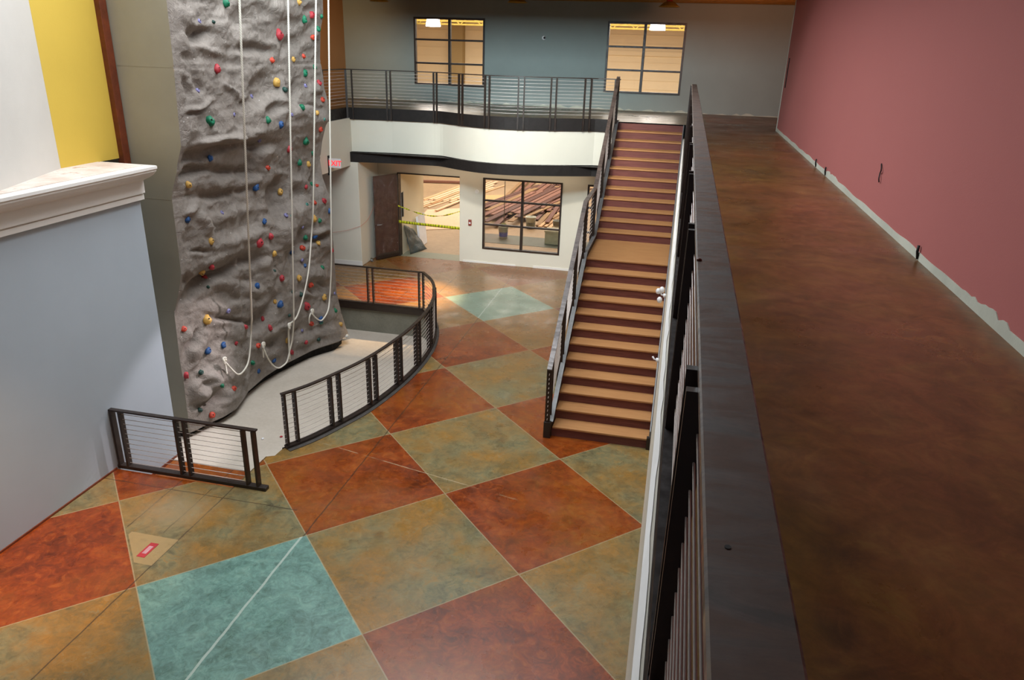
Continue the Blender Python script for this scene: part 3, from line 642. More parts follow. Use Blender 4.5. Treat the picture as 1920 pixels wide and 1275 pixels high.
for i,h in enumerate(HS):
    p,nr=hpos(h)
    if i<100:
        mb=MB(); hold_mesh(mb,h[0],p,nr,h[3],rnd); o=mb.build('climbing_hold',[M['h'+h[0]],M['black']],cw,fix=True)
        size='large ' if h[3]>.07 else ('small ' if h[3]<.042 else '')
        o['label']='%s%s climbing hold'%(size,HN[h[0]])
    else:
        mi=kinds.index(h[0]); o0=len(rest.m); hold_mesh(rest,h[0],p,nr,h[3],rnd,mi)
        for q in range(o0,len(rest.m)):
            if rest.m[q]!=mi: rest.m[q]=len(kinds)
o=rest.build('climbing_hold',[M['h'+k] for k in kinds]+[M['black']],cw); o['kind']='stuff'; o['label']='smallest coloured climbing holds'
# ropes
RL=['white top rope nearest the viewer, tied low on the left of the climbing wall','white top rope tied beside an orange hold, second from the left on the climbing wall','white top rope whose tail hangs in a long straight coil, third on the climbing wall','white top rope at the far right of the climbing wall, tied under a red hold']
for k,(main,tail) in enumerate(ROPES):
    rp=thing('climbing_rope',RL[k],'rope',main[-1],'ropes hanging down the climbing wall')
    lo=catmull(main[2:],6)
    P=[Vector(main[0]),Vector(main[1]),Vector(main[2])]+lo[1:]
    mb=MB(); mb.tube(P,.0155,7); mb.build('rope_line',M['rope'],rp)
    mb=MB(); kn=Vector(main[-1])
    for a in range(3):
        ring=[kn+Vector((.03+.012*math.sin(t*2),.035*math.cos(t),.035*math.sin(t)-.02*a)) for t in [2*PI*i/10 for i in range(11)]]
        mb.tube(ring,.015,6)
    mb.build('knot',M['rope'],rp)
    if tail:
        mb=MB(); tp=[kn+Vector((.02,0,0))]+[Vector(t) for t in tail]
        mb.tube(catmull(tp,4),.014 if k!=2 else .018,6); mb.build('rope_tail',M['rope'],rp)

# ============================ railings ========================================
HR=.90
def rail(root,path,posts,z0,h,ncab=11,cab_r=.0045,w=.062,th=.022,base=True,postb=None,pd=.075,pt=.016,cab_path=None,mat='steel',capmat=None,capoff=0,cabz=(.09,.075)):
    """path: floor points; posts: (x,y,dirx,diry); flat top bar, plates square to the line, level cables"""
    top=[(x,y,z+h-th/2) for x,y,z in path]
    MB().sweep(top,w,th).build('top_rail',M[capmat or mat],root)
    for (x,y,z,dx,dy) in posts:
        d=Vector((dx,dy,0)).normalized(); nrm=Vector((-d.y,d.x,0))
        zb=z+(postb if postb is not None else .0); zt=z0+h-th
        MB().obox((x,y,(zb+zt)/2),d*pt/2,nrm*pd/2,Vector((0,0,(zt-zb)/2))).build('post',M[mat],root)
    n=ncab
    cp=cab_path or path
    for i in range(n):
        zz=cabz[0]+cabz[1]*i
        MB().tube([(x,y,z+zz) for x,y,z in cp],cab_r,5).build('cable',M['cable'],root)
# short rail by the blue wall
r1=thing('railing','short straight dark steel cable railing beside the pale blue wall at the pit edge','railing',(-6.05,7.57,0))
p=[(-7.2,7.57,0),(-4.97,7.57,0)]
rail(r1,p,[(x,7.57,.05,1,0) for x in (-7.13,-7.0,-6.16,-6.03,-5.17,-5.02)],0,.90,cab_path=[(-7.0,7.57,0),(-5.17,7.57,0)],pd=.08,pt=.032)
MB().box(-7.22,-4.90,7.525,7.615,0,.05).build('base_rail',M['steel'],r1,bevel=.004)
# curved rail round the pit
r2=thing('railing','long curved dark steel cable railing sweeping round the climbing pit','railing',(-4.5,11.5,0))
P2=[(x,y,0) for x,y in R2]+[(-7.75,15.08,0)]
def tang(x,y):
    b=min(range(len(R2)-1),key=lambda i:(R2[i][0]-x)**2+(R2[i][1]-y)**2); a=max(b-1,0)
    return (R2[b+1][0]-R2[a][0],R2[b+1][1]-R2[a][1])
pp=[]
for x,y in [(-5.19,8.66),(-5.10,8.80),(-4.82,9.38),(-4.76,9.55),(-4.55,10.22),(-4.51,10.40),(-4.41,11.08),(-4.395,11.24),(-4.36,11.95),(-4.363,12.12),(-4.42,12.86),(-4.45,13.05),(-4.66,13.95),(-4.72,14.12)]:
    pp.append((x,y,.05)+tang(x,y))
for x in (-5.30,-5.40,-6.50,-6.63,-7.6,-7.7): pp.append((x,15.08,.05,1,0))
rail(r2,P2,pp,0,.90,pd=.085,pt=.03)
mb=MB(); mb.sweep([(x,y,.025) for x,y,z in P2],.09,.05); mb.build('base_rail',M['steel'],r2)
mb=MB(); mb.sweep([(x-.06,y-.0,-.06) if y<15 else (x,y-.05,-.06) for x,y,z in P2],.012,.13); mb.build('edge_channel',M['steel'],r2)
mb=MB(); mb.sweep([(x+.07,y-.04,.006) for x,y,z in P2[:-4]],.07,.012); mb.build('foot_strip',metal('foot_strip_grey','#4c4844',.6,0,.2),r2)
# balcony rail
r3=thing('railing','long wavy dark steel cable railing along the upper balcony edge','railing',(-4.5,18,ZU))
CS=list(C3)
P3=[(-8.33,15.4,ZU),(-8.33,18.05,ZU)]+[(x,y,ZU) for x,y in CS[1:-1]]+[(-1.52,18.3,ZU)]
def yat(x):
    for (a,b),(c,d) in zip(CS,CS[1:]):
        if a<=x<=c: return b+(d-b)*(x-a)/(c-a)
    return CS[-1][1]
pp=[(-8.33,16.86,ZU,0,1),(-8.33,16.72,ZU,0,1),(-8.33,15.7,ZU,0,1)]
for x in (-8.29,-8.14,-7.28,-7.18,-6.08,-6.0,-5.32,-5.22,-4.60,-4.49,-3.80,-3.67,-3.07,-2.95,-2.32,-2.18,-1.64):
    pp.append((x,yat(x)-.045,ZU,1,(yat(x+.05)-yat(x-.05))/.1))
rail(r3,P3,pp,ZU,.92,postb=-.28,pd=.05,pt=.034,w=.05)
# stair rail
YS,TR,RI,YL=10.085,.287,.17,14.767
def nosez(y):
    if y<=YS+11*TR: return RI+(y-YS)/TR*RI
    if y<=YL: return 12*RI
    return 13*RI+(y-YL)/TR*RI
r4=thing('stair_railing','dark steel cable handrail climbing the open left side of the staircase','railing',(-1.55,13.5,0))
XR4=-1.55
seg=[(XR4,9.98,.22),(XR4,13.16,2.15),(XR4,14.62,2.15),(XR4,17.95,4.12)]
H4=.93
MB().sweep([(x,y,z+H4) for x,y,z in seg],.075,.03).build('top_rail',M['steelcap'],r4)
for y in (10.02,10.16,11.05,11.19,12.1,12.24,13.1,13.24,14.5,14.64,15.6,15.74,16.7,16.84,17.8,17.93):
    zz=seg[0][2]+(y-9.98)*(2.15-.22)/3.18 if y<13.16 else (2.15 if y<14.62 else 2.15+(y-14.62)*(4.12-2.15)/3.33)
    zb=zz-.42
    MB().obox((XR4,y,(zb+zz+H4-.02)/2),(.04,0,0),(0,.012,0),(0,0,(zz+H4-.02-zb)/2)).build('post',M['steel'],r4)
for i in range(11):
    MB().tube([(x,y,z+.09+.075*i) for x,y,z in seg],.005,5).build('cable',M['cable'],r4)
# gallery guard rail right under the camera
r5=thing('railing','flat-topped dark steel guard rail running along the upper walkway','railing',(.14,8,ZU))
mb=MB(); mb.box(.087,.192,-3,17.3,4.955,4.985); mb.build('top_rail',M['steelcap'],r5,bevel=.004,seg=1)
y=1.02
for y0 in (-1.5,-.1,1.42,2.93,4.4,5.9,7.4,8.9,10.4,11.9,13.4,14.9,16.2,17.16):
    for dy in (0,.115):
        MB().box(.064,.110,y0+dy-.012,y0+dy+.012,3.98,4.956).build('post',M['steel'],r5)
for i in range(11):
    MB().tube([(.098,-3,4.18+.068*i),(.098,17.2,4.18+.068*i)],.0032,5).build('cable',M['cable'],r5)

# ============================ staircase =======================================
st=thing('staircase','long straight staircase with bare plywood treads and dark red risers rising beside the right wall','staircase',(-.75,YS,0))
X0,X1=-1.484,.012
for k in range(1,25):
    y=YS+(k-1)*TR if k<=12 else YL+(k-13)*TR
    MB().box(X0,X1,y,y+.02,(k-1)*RI,k*RI-.028).build('riser',M['riser'],st)
    if k==24: continue
    dep=TR+.02 if k!=12 else (YL-YS-11*TR)+.02
    nm='tread' if k!=12 else 'landing'
    MB().box(X0+.01,X1-.01,y-.022,y+dep,k*RI-.03,k*RI).build(nm,M['tread'],st,bevel=.004,seg=1)
def stringer(x0,x1):
    mb=MB(); P=[(YS-.03,0),(YS-.03,.24),(YS+11*TR+.02,2.13),(YL-.12,2.13),(YL+11*TR,4.10),(YL+11*TR+.05,4.10),(YL+11*TR+.05,3.6),(YL+.1,1.7),(YS+11*TR+.2,1.7),(YS+.30,0)]
    n=len(P); mb.add([(x0,a,b) for a,b in P]+[(x1,a,b) for a,b in P],[tuple(range(n)),tuple(range(n,2*n))[::-1]]+[(i,(i+1)%n,n+(i+1)%n,n+i) for i in range(n)])
    return mb
stringer(-1.535,-1.484).build('stringer',M['steel'],st)
mb=MB()
P=[(YS-.03,.245),(YS+11*TR+.02,2.135),(YL-.12,2.135),(YL+11*TR,4.10)]
mb.sweep([(-1.50,a,b+.01) for a,b in P],.07,.016); mb.build('stringer_flange',M['steelgrey'],st)
mb=MB(); mb.box(-1.60,-1.49,YS-.10,YS-.03,0,.27); mb.build('stringer_foot',M['steel'],st,bevel=.004)
mb=MB(); mb.box(-.03,.02,YS-.05,YS+.02,0,.2); mb.build('stringer_foot',M['steel'],st,bevel=.004)
mb=MB(); P=[(YS-.02,0),(YS-.02,.30),(YS+11*TR+.0,2.22),(YL-.1,2.22),(YL+11*TR+.03,4.08),(YL+11*TR+.05,3.9),(YL,1.95),(YS+11*TR,1.95),(YS+.1,.05)]
n=len(P); mb.add([(.004,a,b) for a,b in P]+[(.021,a,b) for a,b in P],[tuple(range(n)),tuple(range(n,2*n))[::-1]]+[(i,(i+1)%n,n+(i+1)%n,n+i) for i in range(n)]); mb.build('wall_stringer',M['steelgrey'],st)
# white wrapped brackets on the wall above the stairs
for (y,z,big,lab) in [(11.75,1.92,1,'white wrapped handrail bracket with three lobes on the wall over the stairs'),(10.62,1.24,0,'small white handrail bracket low on the wall by the stair foot')]:
    t=thing('handrail_bracket',lab,'bracket',(.02,y,z))
    mb=MB(); mb.cyl((-.02,y,z),.035,.03,.045,12,axis='x'); mb.build('mounting_plate',M['plastic_white'],t)
    mb=MB(); mb.tube([(0,y,z),(-.05,y,z+.01),(-.075,y,z+.05)],.014,8); mb.build('arm',M['plastic_white'],t)
    if big:
        for (dy,dz,dx,r) in [(-.10,-.05,-.05,.042),(-.02,.07,-.085,.04),(.10,.06,-.03,.045)]:
            mb=MB(); mb.lathe((-.02+dx,y+dy,z+dz),[(.0,-r*1.3),(r*.7,-r),(r,-r*.2),(r*.95,r*.5),(r*.5,r*1.1),(0,r*1.3)],12); mb.build('wrapping',M['plastic_white'],t)
# ============================ doorway and wall fittings =======================
def text(body,size,mat,loc,rot,parent,name,ext=.002):
    cu=bpy.data.curves.new(name,'FONT'); cu.body=body; cu.size=size; cu.extrude=ext; cu.align_x='CENTER'; cu.align_y='CENTER'; cu.offset=.004
    ob=bpy.data.objects.new(name+'_c',cu); COL.objects.link(ob)
    dg=bpy.context.evaluated_depsgraph_get(); me=bpy.data.meshes.new_from_object(ob.evaluated_get(dg))
    bpy.data.objects.remove(ob)
    me.transform(Matrix.Translation(Vector(loc))@rot.to_4x4()); me.materials.clear(); me.materials.append(mat)
    o=bpy.data.objects.new(name,me); COL.objects.link(o); o.parent=parent; o.matrix_parent_inverse=Matrix.Translation(-Vector(parent.location)); return o
ex=thing('exit_sign','small exit sign with red letters sticking out from the white side wall under the balcony','exit sign',(-8.08,16.75,2.9))
MB().box(-8.25,-7.93,16.75,16.78,2.78,3.0).build('sign_plate',M['plastic_white'],ex,bevel=.004)
MB().box(-8.262,-8.235,16.72,16.80,2.60,3.06).build('mounting_slot',M['black'],ex)
er=NT('exit_red'); er.set(Base_Color=srgb('#e03038'),Emission_Color=srgb('#ff3a40'),Emission_Strength=1.2)
text('EXIT',.17,er.m,(-8.085,16.747,2.885),Matrix.Rotation(PI/2,3,'X'),ex,'exit_lettering')
# open door leaf under plastic
dr=struct(MB().build('door_1',M['steel'])) if False else None
a=Vector((-7.50,19.28)); b=Vector((-7.90,18.62)); d=(b-a).normalized(); nn=Vector((-d.y,d.x)); c=(a+b)/2; L=(b-a).length
maroon=metal('maroon_door_paint','#3c1712',.35,0,.25)
mb=MB(); mb.obox((c.x,c.y,1.165),(d.x*L/2,d.y*L/2,0),(nn.x*.022,nn.y*.022,0),(0,0,1.145)); dr=struct(mb.build('door_1',maroon,bevel=.003))
mb=MB(); mb.obox((c.x+nn.x*.0,c.y,.10),(d.x*L/2*.99,d.y*L/2*.99,0),(nn.x*.027,nn.y*.027,0),(0,0,.07)); mb.build('kick_plate',M['steel'],dr)
fs_=[];vs_=[]
NU,NV=26,60
for j in range(NV+1):
    for i in range(NU+1):
        u=i/NU*1.08-.04; v=j/NV
        o_=.034+.028*abs(mnoise.noise(Vector((u*5+v*2,v*9,1))))+.012*mnoise.noise(Vector((u*14,v*22,4)))
        q=a+d*L*u; vs_.append((q.x+nn.x*o_,q.y+nn.y*o_,.12+v*2.2))
for j in range(NV):
    for i in range(NU): k=j*(NU+1)+i; fs_.append((k,k+1,k+NU+2,k+NU+1))
side=1
for s_ in (1,-1):
    vv=[(x-(1-s_)*nn.x*(((x-c.x)*nn.x+(y-c.y)*nn.y)),y-(1-s_)*nn.y*(((x-c.x)*nn.x+(y-c.y)*nn.y)),z) for x,y,z in vs_]
    m=MB(); m.add(vv,fs_,0,True); m.build('plastic_sheet',M['film'],dr,fix=False)
mb=MB(); q=a+d*(L-.06); 
for s_ in (1,-1): mb.tube([(q.x+nn.x*.03*s_,q.y+nn.y*.03*s_,1.0),(q.x+nn.x*.08*s_,q.y+nn.y*.08*s_,1.0),(q.x+nn.x*.08*s_-d.x*.1,q.y+nn.y*.08*s_-d.y*.1,1.0)],.012,8)
mb.build('door_handle',M['steelgrey'],dr)
mb=MB(); mb.box(DX0-.0,DX0+.03,19.27,19.47,0,DZ); mb.box(DX0,DX1,19.27,19.47,DZ-.03,DZ); struct(mb.build('trim_9',M['steel']))
dw=thing('door_wheel','small grey caster on the floor at the corner of the plastic wrapped door','caster',(-7.96,18.50,0))
mb=MB(); mb.cyl((-7.99,18.47,.045),.045,.045,.05,14,axis='x'); mb.build('wheel',M['steelgrey'],dw); mb=MB(); mb.box(-8.0,-7.93,18.44,18.50,.05,.10); mb.build('fork',M['galv'],dw)
t=thing('wall_recess','tall dark slot in the beige wall just inside the taped doorway','recess',(-7.45,19.55,1.4))
MB().box(-7.452,-7.446,19.45,19.60,1.08,1.76).build('opening',M['black'],t); mb=MB(); mb.box(-7.452,-7.440,19.43,19.45,1.06,1.78); mb.box(-7.452,-7.440,19.60,19.62,1.06,1.78); mb.build('frame',M['steelgrey'],t)
# boards and sheet leaning inside the doorway
o=MB(); o.obox((-7.30,20.7,.45),(.03,0,.015),(0,.30,0),(-.04,0,.46)); tag(o.build('leaning_board',M['plastic_white']),'pale board leaning on the beige wall inside the doorway','board')
dkp=NT('dark_sheeting'); dkp.set(Base_Color=srgb('#3c4648'),Roughness=.35); dkp.bump(dkp.noise(6,4,.7),.8,.05)
vs_=[];fs_=[]
for j in range(13):
    for i in range(13):
        u,v=i/12,j/12; h=.85*(1-v)*(1-.35*u); 
        vs_.append((-7.40+.42*v*(.4+.6*u)+.05*mnoise.noise(Vector((u*4,v*4,2))),19.5+.75*u+.04*mnoise.noise(Vector((u*5,v*3,7))),.01+h))
for j in range(12):
    for i in range(12): k=j*13+i; fs_.append((k,k+1,k+14,k+13))
m=MB(); m.add(vs_,fs_,0,True); o=m.build('plastic_tarp',dkp.m,fix=False); tag(o,'dark grey plastic tarp slumped at the foot of the beige wall inside the doorway','tarp'); md=o.modifiers.new('s','SOLIDIFY'); md.thickness=.004
# caution tapes
tp=NT('caution_tape'); w_=tp.n.new('ShaderNodeTexWave'); w_.bands_direction='X'; w_.inputs['Scale'].default_value=4; w_.inputs['Distortion'].default_value=6; w_.inputs['Detail'].default_value=4; tp.link(tp.tc,w_.inputs['Vector'])
tp.set(Base_Color=tp.ramp(w_.outputs[1],[(.12,srgb('#6a6a18')),(.3,srgb('#c6c820'))]),Roughness=.4)
def tape(pts,w,lab,tw=0.0):
    P=catmull(pts,6); vs_=[];fs_=[]
    for i,p in enumerate(P):
        a_=tw*math.sin(i*.5); up=Vector((0,math.sin(a_),math.cos(a_)))*w/2
        vs_+=[p-up,p+up]
    for i in range(len(P)-1): fs_.append((2*i,2*i+2,2*i+3,2*i+1))
    m=MB(); m.add(vs_,fs_,0,True); o=m.build('caution_tape',tp.m,fix=False); tag(o,lab,'caution tape','caution tapes across the doorway'); md=o.modifiers.new('s','SOLIDIFY'); md.thickness=.002
tape([(-7.47,19.26,1.44),(-7.2,19.26,1.36),(-6.96,19.26,1.29),(-6.5,19.26,1.225),(-6.11,19.26,1.27),(-5.69,19.26,1.41)],.04,'sagging yellow caution tape, the upper one across the doorway',1.3)
tape([(-7.47,19.25,1.0),(-6.9,19.25,.975),(-6.3,19.25,.96),(-5.69,19.25,.945)],.075,'taut wide yellow caution tape, the lower one across the doorway',.1)
sm_=metal('orange_string','#c86a50',.7,0,.1)
m=MB(); m.tube(catmull([(-8.03,17.97,1.1),(-8.0,18.25,1.16),(-7.98,18.5,1.28),(-7.93,18.7,1.55)],6),.004,5); m.tube(catmull([(-8.9,17.93,.86),(-8.45,17.95,.95),(-8.03,17.97,1.1)],5),.004,5)
tag(m.build('string_line',sm_),'thin orange string draped over the white column beside the wrapped door','string')
# fittings
t=thing('fire_alarm_pull','small red alarm box on the wall between the doorway and the window','alarm box',(-5.40,19.29,1.12))
MB().box(-5.45,-5.36,19.265,19.3,1.04,1.20).build('housing',M['red_box'],t,bevel=.006); MB().box(-5.43,-5.38,19.255,19.266,1.09,1.13).build('handle',M['plastic_white'],t)
t=thing('wall_plate','small round pale plate on the wall right of the doorway top','wall plate',(-5.22,19.29,1.98))
MB().cyl((-5.22,19.27,1.98),.05,.05,.03,16,axis='y').build('plate',M['white'],t)
t=thing('wall_sensor','tiny dark round fixture on the grey-blue wall between the two upper windows','sensor',(-3.98,21.56,5.88))
MB().cyl((-3.98,21.52,5.88),.05,.055,.05,14,axis='y').build('housing',M['plastic_white'],t); MB().cyl((-3.96,21.50,5.88),.028,.03,.02,12,axis='y').build('lens',M['black'],t)
t=thing('wall_slot','thin dark vertical bar on the pink wall near its far corner','wall slot',(1.985,17.1,5.28))
MB().obox((1.984,17.12,5.28),(.006,0,0),(0,.03,0),(0,0,.29)).build('bar',M['black'],t)
m=MB(); m.tube(catmull([(1.985,8.20,4.62),(1.97,8.10,4.57),(1.98,8.16,4.53),(1.965,8.10,4.49),(1.98,8.13,4.45)],5),.006,6)
tag(m.build('squiggle_mark',M['black']),'short curled dark squiggle, a small crack in the pink wall','wire')  # small wall crack drawn as a thin dark tube
for y,l in [(11.85,'dark wire stub at the foot of the pink wall, the farther of the two together'),(11.0,'dark wire stub at the foot of the pink wall, the nearer of the two together'),(6.45,'single dark wire stub at the foot of the pink wall near the viewer')]:
    m=MB(); m.tube([(1.98,y,4.09),(1.968,y,4.15),(1.972,y+.01,4.20)],.011,6); tag(m.build('wire_stub',M['black']),l,'wire')
# red strip on the bare patch
t=thing('floor_label','red rectangular label with a pale middle stuck on the bare floor patch','label',(-5.58,6.07,0))
rl=Matrix.Rotation(math.radians(2),4,'Z')
MB().box(-5.635,-5.53,5.94,6.20,.001,.004).build('red_border',M['hR'],t); MB().box(-5.61,-5.555,6.0,6.14,.004,.006).build('pale_centre',metal('label_centre','#b88a94',.5,0,.2),t)
# crumbs on the pit floor
CR=[(549,792.0,'#a04030')]
for i,(x,y,c,l) in enumerate([(-5.35,8.78,'hR','small red crumb on the pale pit floor, nearest the gap between the railings'),(-5.95,9.75,'hR','small red crumb out on the pale pit floor in front of the climbing wall'),(-6.2,9.6,'plastic_white','small white crumb on the pale pit floor in front of the climbing wall')]):
    m=MB(); m.lathe((x,y,pz(y)+.008),[(0,0),(.022,.003),(.026,.013),(.014,.024),(0,.026)],8); tag(m.build('debris_crumb',M[c]),l,'debris')
m=MB(); m.lathe((.095,2.35,4.983),[(0,0),(.008,.001),(.009,.006),(.004,.010),(0,.010)],7); tag(m.build('debris_crumb',M['brown']),'tiny orange-brown crumb on the flat top of the near guard rail','debris')
m=MB()
m.cyl((.118,.86,4.9855),.0045,.0045,.0006,12); tag(m.build('screw_hole',M['black']),'small dark drilled hole in the flat top of the near guard rail','hole')
# ============================ things in the gym ===============================
pinks=[wood('old_board_%d'%i,a,b,'y',.75,5) for i,(a,b) in enumerate([('#5e3c34','#7e564a'),('#70483c','#946a58'),('#4a2e28','#684238'),('#80603f','#a08058')])]
pale=[wood('pale_board_%d'%i,a,b,'y',.75,4) for i,(a,b) in enumerate([('#d0ac88','#e6ccac'),('#c09468','#dcb890')])]
rr=random.Random(21)
def plank(name,mat,cx,cy,L,w,h,ang,z,tilt=0):
    d=Vector((math.cos(ang)*math.cos(tilt),math.sin(ang)*math.cos(tilt),math.sin(tilt))); s_=Vector((-math.sin(ang),math.cos(ang),0)); u=d.cross(s_)
    m=MB(); m.obox((cx,cy,z),d*L/2,s_*w/2,u*h/2); return m.build(name,mat)
k=0
for lay in range(7):
    an0=math.radians(84+(-5,6,-2,8,-7,3,-3)[lay])
    for j in range(11 if lay<5 else 7):
        L=rr.uniform(4.6,7.6); cx=-5.25+(j-(5 if lay<5 else 3))*.225+(-.1,.15,0,-.2,.1,0,.1)[lay]; cy=29.2+rr.uniform(-1.6,1.6)-.25*lay
        cx+=(cy-29.2)/math.tan(an0)
        o=plank('wood_plank',rr.choice(pinks),cx,cy,L,rr.uniform(.12,.21),.03,an0,.02+lay*.034)
        tag(o,'old reddish-brown plank in the heap on the slab seen through the lower window','plank','old planks heaped beyond the lower window')
for lay in range(3):
    for j in range(5):
        dy=rr.uniform(-.6,.9); an=math.radians(80+(-6,5,0)[lay])
        o=plank('wood_plank',rr.choice(pale+[pinks[3]]),-3.95+.17*(j-2)+.1*lay+dy/math.tan(an),25.6+dy,rr.uniform(1.6,2.6),rr.uniform(.10,.15),.03,an,.02+lay*.034)
        tag(o,'pale yellowish plank along the right edge of the heap beyond the lower window','plank','pale planks beside the old heap')
for lay in range(2):
    for j in range(8):
        dy=rr.uniform(-.9,1.6); an=math.radians(78+4*lay)
        o=plank('wood_plank',pale[0] if rr.random()<.75 else pale[1],-9.35+.19*j+.05*lay+dy/math.tan(an),28.2+dy,rr.uniform(3.6,5.2),rr.uniform(.08,.14),.035,an,.022+.04*lay)
        tag(o,'pale new board in the loose stack on the slab seen through the taped doorway','board','pale boards seen through the doorway')
o=plank('wood_plank',pinks[1],-10.2,31.2,4.2,.2,.09,math.radians(12),.06); tag(o,'thick board lying crosswise behind the pale stack beyond the doorway','board')
def papersheet(name,pts,z,mat,lab):
    m=MB(); m.prism(pts,z,z+.006); tag(m.build(name,mat),lab,'floor paper')
pap=metal('floor_paper','#dcb898',.9,0,.08); pap2=metal('floor_paper_tan','#c49c6c',.9,0,.08)
papersheet('floor_paper',[(-8.3,22.3),(-6.6,23.2),(-7.4,26.5),(-8.8,25.6)],.004,pap,'pinkish paper sheet on the slab beyond the doorway, nearest the opening')
papersheet('floor_paper',[(-7.0,25.0),(-6.3,25.4),(-6.6,29.5),(-7.8,29.0)],.0145,pap2,'tan paper sheet on the slab between the pale stack and the old heap')
# buckets
def bucket(x,y,r,h,body,cont,lab):
    t=thing('bucket',lab,'bucket',(x,y,0),'buckets beyond the lower window')
    MB().lathe((x,y,.006),[(0,0),(r*.85,0),(r,h),(r*1.06,h),(r*1.06,h+.02),(r*.96,h+.02),(r*.94,h*.8),(0,h*.8)],20).build('pail',body,t)
    m=MB(); m.tube([(x-r*1.05,y,h*.95),(x-r*.8,y-r*.7,h*.6),(x,y-r*1.1,h*.45),(x+r*.8,y-r*.7,h*.6),(x+r*1.05,y,h*.95)],.006,5); m.build('handle',M['steelgrey'],t)
    MB().lathe((x,y,h*.15+.006),[(r*.885,0),(r*.935,h*.4)],20).build('paper_band',cont,t)
    return t
bw=metal('bucket_white','#cfd0c0',.5,0,.1); bb=metal('bucket_blue_band','#4a5a9a',.5,0,.1); bg=metal('bucket_grey','#8a8e84',.5,0,.1)
bucket(-5.17,22.35,.15,.36,bw,bb,'white bucket with a blue band standing beyond the left panes of the lower window')
bucket(-4.62,24.0,.17,.36,bw,bg,'pale bucket at the foot of the plank heap beyond the lower window')
bucket(-3.72,24.0,.15,.3,bg,bw,'grey bucket near the right edge of the heap beyond the lower window')
mp=thing('mop','thin long-handled mop standing in the white bucket','mop',(-5.17,22.4,.05))
MB().tube([(-5.17,22.4,.3),(-5.2,22.55,1.75)],.013,6).build('pole',M['galv'],mp); MB().lathe((-5.17,22.39,.30),[(0,-.02),(.10,0),(.13,.09),(.06,.16),(0,.17)],12).build('mop_head',metal('mop_green','#7a7a3a',.9,0,.3),mp)
t=thing('storage_box','grey-beige box on the slab behind the lower right window pane','box',(-3.50,22.25,0))
MB().box(-3.78,-3.2,22.0,22.5,.006,.40).build('body',metal('box_tan','#a09878',.7,0,.1),t,bevel=.01); MB().box(-3.8,-3.18,21.98,22.52,.38,.43).build('lid',metal('box_lid','#b8b092',.7,0,.1),t,bevel=.008)
# trusses high in the gym
for k,y in enumerate((26.5,31.0,35.5)):
    tl=['nearest yellow open-web roof truss seen through the upper windows','middle yellow open-web roof truss seen through the upper windows','farthest yellow open-web roof truss seen through the upper windows'][k]
    t=thing('roof_truss',tl,'roof truss',(-6,y,7),'yellow roof trusses in the gym')
    zt,zb=6.93,6.50
    MB().box(-17,5,y-.05,y+.05,zt,zt+.09).build('top_chord',M['truss'],t); MB().box(-17,5,y-.04,y+.04,zb,zb+.07).build('bottom_chord',M['truss'],t)
    m=MB(); n=44
    for i in range(n):
        xa=-17+22*i/n; xb=-17+22*(i+1)/n; m.beam((xa,y,zb+.03 if i%2 else zt),(xb,y,zt if i%2 else zb+.03),.035,.035)
    m.build('web',M['truss'],t)
LM=emit('lamp_glow','#fff6f0',30)
for (x,z,l) in [(-8.64,6.36,'bright lit high-bay lamp seen at the top of the left upper window'),(-1.13,6.42,'bright lit high-bay lamp seen at the top of the right upper window')]:
    t=thing('high_bay_lamp',l,'lamp',(x,26,z))
    MB().lathe((x,26,z-.16),[(.24,0),(.25,.02),(.20,.26),(.10,.36),(0,.37)],20).build('reflector',LM,t)
    MB().tube([(x,26,z+.2),(x,26,7.05)],.01,5).build('stem',M['galv'],t)
hood=metal('lamp_hood','#a8842c',.5,0,.3); hoodr=metal('lamp_red_gear','#b03a20',.5,0,.2)
for (x,y,z,l) in [(-.62,19.4,6.60,'unlit yellow-rimmed hanging lamp near the ceiling above the stair head'),(-4.28,19.4,6.63,'unlit yellow-rimmed hanging lamp near the ceiling between the upper windows'),(-7.88,19.4,6.60,'unlit yellow-rimmed hanging lamp near the ceiling left of the upper windows')]:
    t=thing('hanging_lamp',l,'lamp',(x,y,z))
    MB().lathe((x,y,z),[(.24,0),(.25,.008),(.21,.03),(.14,.09),(.08,.12),(0,.12)],22).build('shade',hood,t)
    MB().cyl((x,y,z+.11),.075,.07,.13,14).build('ballast',hoodr,t)
    MB().tube([(x,y,z+.23),(x,y,6.82)],.012,5).build('stem',M['galv'],t)
# ================================ lights ======================================
def area(name,loc,size,energy,col,target=None,sy=None,spread=None):
    l=bpy.data.lights.new(name,'AREA'); l.energy=energy; l.color=col; l.shape='RECTANGLE'; l.size=size; l.size_y=sy or size
    if spread: l.spread=spread
    o=bpy.data.objects.new(name,l); COL.objects.link(o); o.location=loc
    if target: o.rotation_euler=(Vector(target)-Vector(loc)).to_track_quat('-Z','Y').to_euler()
    return o
def spot(name,loc,target,energy,col,ang,blend=.6,rad=.08):
    l=bpy.data.lights.new(name,'SPOT'); l.energy=energy; l.color=col; l.spot_size=math.radians(ang); l.spot_blend=blend; l.shadow_soft_size=rad
    o=bpy.data.objects.new(name,l); COL.objects.link(o); o.location=loc
    o.rotation_euler=(Vector(target)-Vector(loc)).to_track_quat('-Z','Y').to_euler(); return o
area('skylight',(-3.8,9.6,9.5),5.0,910,(.90,.95,1.0),sy=6.5)
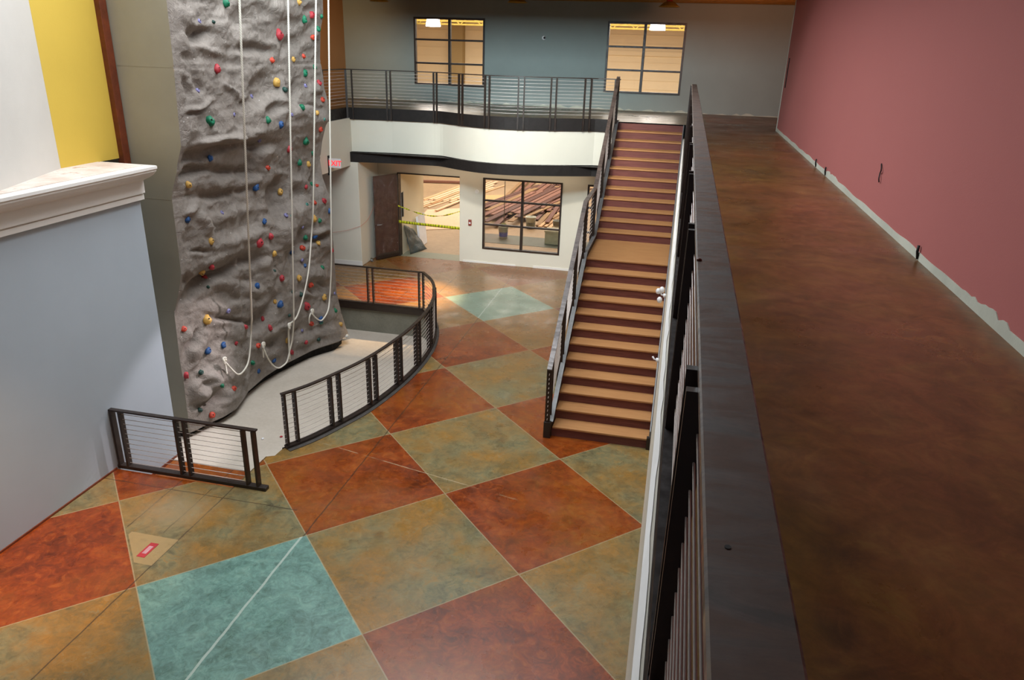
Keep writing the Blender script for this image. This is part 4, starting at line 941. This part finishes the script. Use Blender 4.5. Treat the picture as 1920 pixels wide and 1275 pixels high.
area('back_wall_fill',(-3.3,7.4,7.75),4.0,190,(.76,.93,1.0),(-4.6,21,5.0),sy=1.2,spread=1.25)  # unseen fill light added to brighten the back wall, not a window
spot('wall_washer',(-2.6,9.0,8.6),(-3.2,18.0,3.2),2600,(1,.96,.88),40,.8,.3)
area('gym_light',(-5.5,30,6.85),14,2200,(1,.92,.80),sy=12)
spot('warm_flood',(-5.2,17.0,2.6),(-6.0,16.0,0),1100,(1,.70,.40),62,.9,.1)
spot('tan_wall_lamp',(-8.4,17.0,6.6),(-9.9,19.5,5.3),260,(1,.62,.32),90,.8,.1)
spot('left_floor_lamp',(-6.3,3.0,5.5),(-6.9,5.3,0),1300,(1,.64,.38),46,.9,.2)
spot('balcony_down',(-2.2,19.4,6.6),(-1.6,19.5,4.08),90,(1,.80,.55),100,.8,.2)
area('balcony_under',(-4.5,18.8,2.70),4.5,14,(1,.86,.66),sy=.5)
spot('warm_end_fill',(.6,16.6,6.6),(1.6,21.5,5.5),260,(1,.42,.22),85,.9,.2)  # added warm fill that browns the right end of the back wall
spot('blue_wall_patch_spot',(-4.4,12.4,3.2),(-7.16,9.15,.5),700,(1,.90,.94),30,.5,.05)  # unseen spot added for the pale patch at the blue wall's end
W=bpy.data.worlds.new('world'); SC.world=W; W.use_nodes=True
W.node_tree.nodes['Background'].inputs[0].default_value=(.55,.62,.75,1); W.node_tree.nodes['Background'].inputs[1].default_value=.15
# ================================ camera ======================================
cam=bpy.data.cameras.new('camera'); co=bpy.data.objects.new('camera',cam); COL.objects.link(co); SC.camera=co
cam.sensor_width=36; cam.sensor_fit='HORIZONTAL'; cam.lens=1385.863*36/1920; cam.clip_start=.05; cam.clip_end=200
rt=Vector((.9749912,.22033341,.02907482)); up_=Vector((-.10734753,.35233955,.9296953)); fw=Vector((-.19459873,.90956585,-.36718021))
m3=Matrix((rt,up_,-fw)).transposed(); mt=m3.to_4x4(); mt.translation=Vector((0,0,5.5938)); co.matrix_world=mt
SC.view_settings.view_transform='Standard'; SC.view_settings.look='None'; SC.view_settings.gamma=1; SC.view_settings.use_curve_mapping=False
SC.view_settings.exposure=0.0
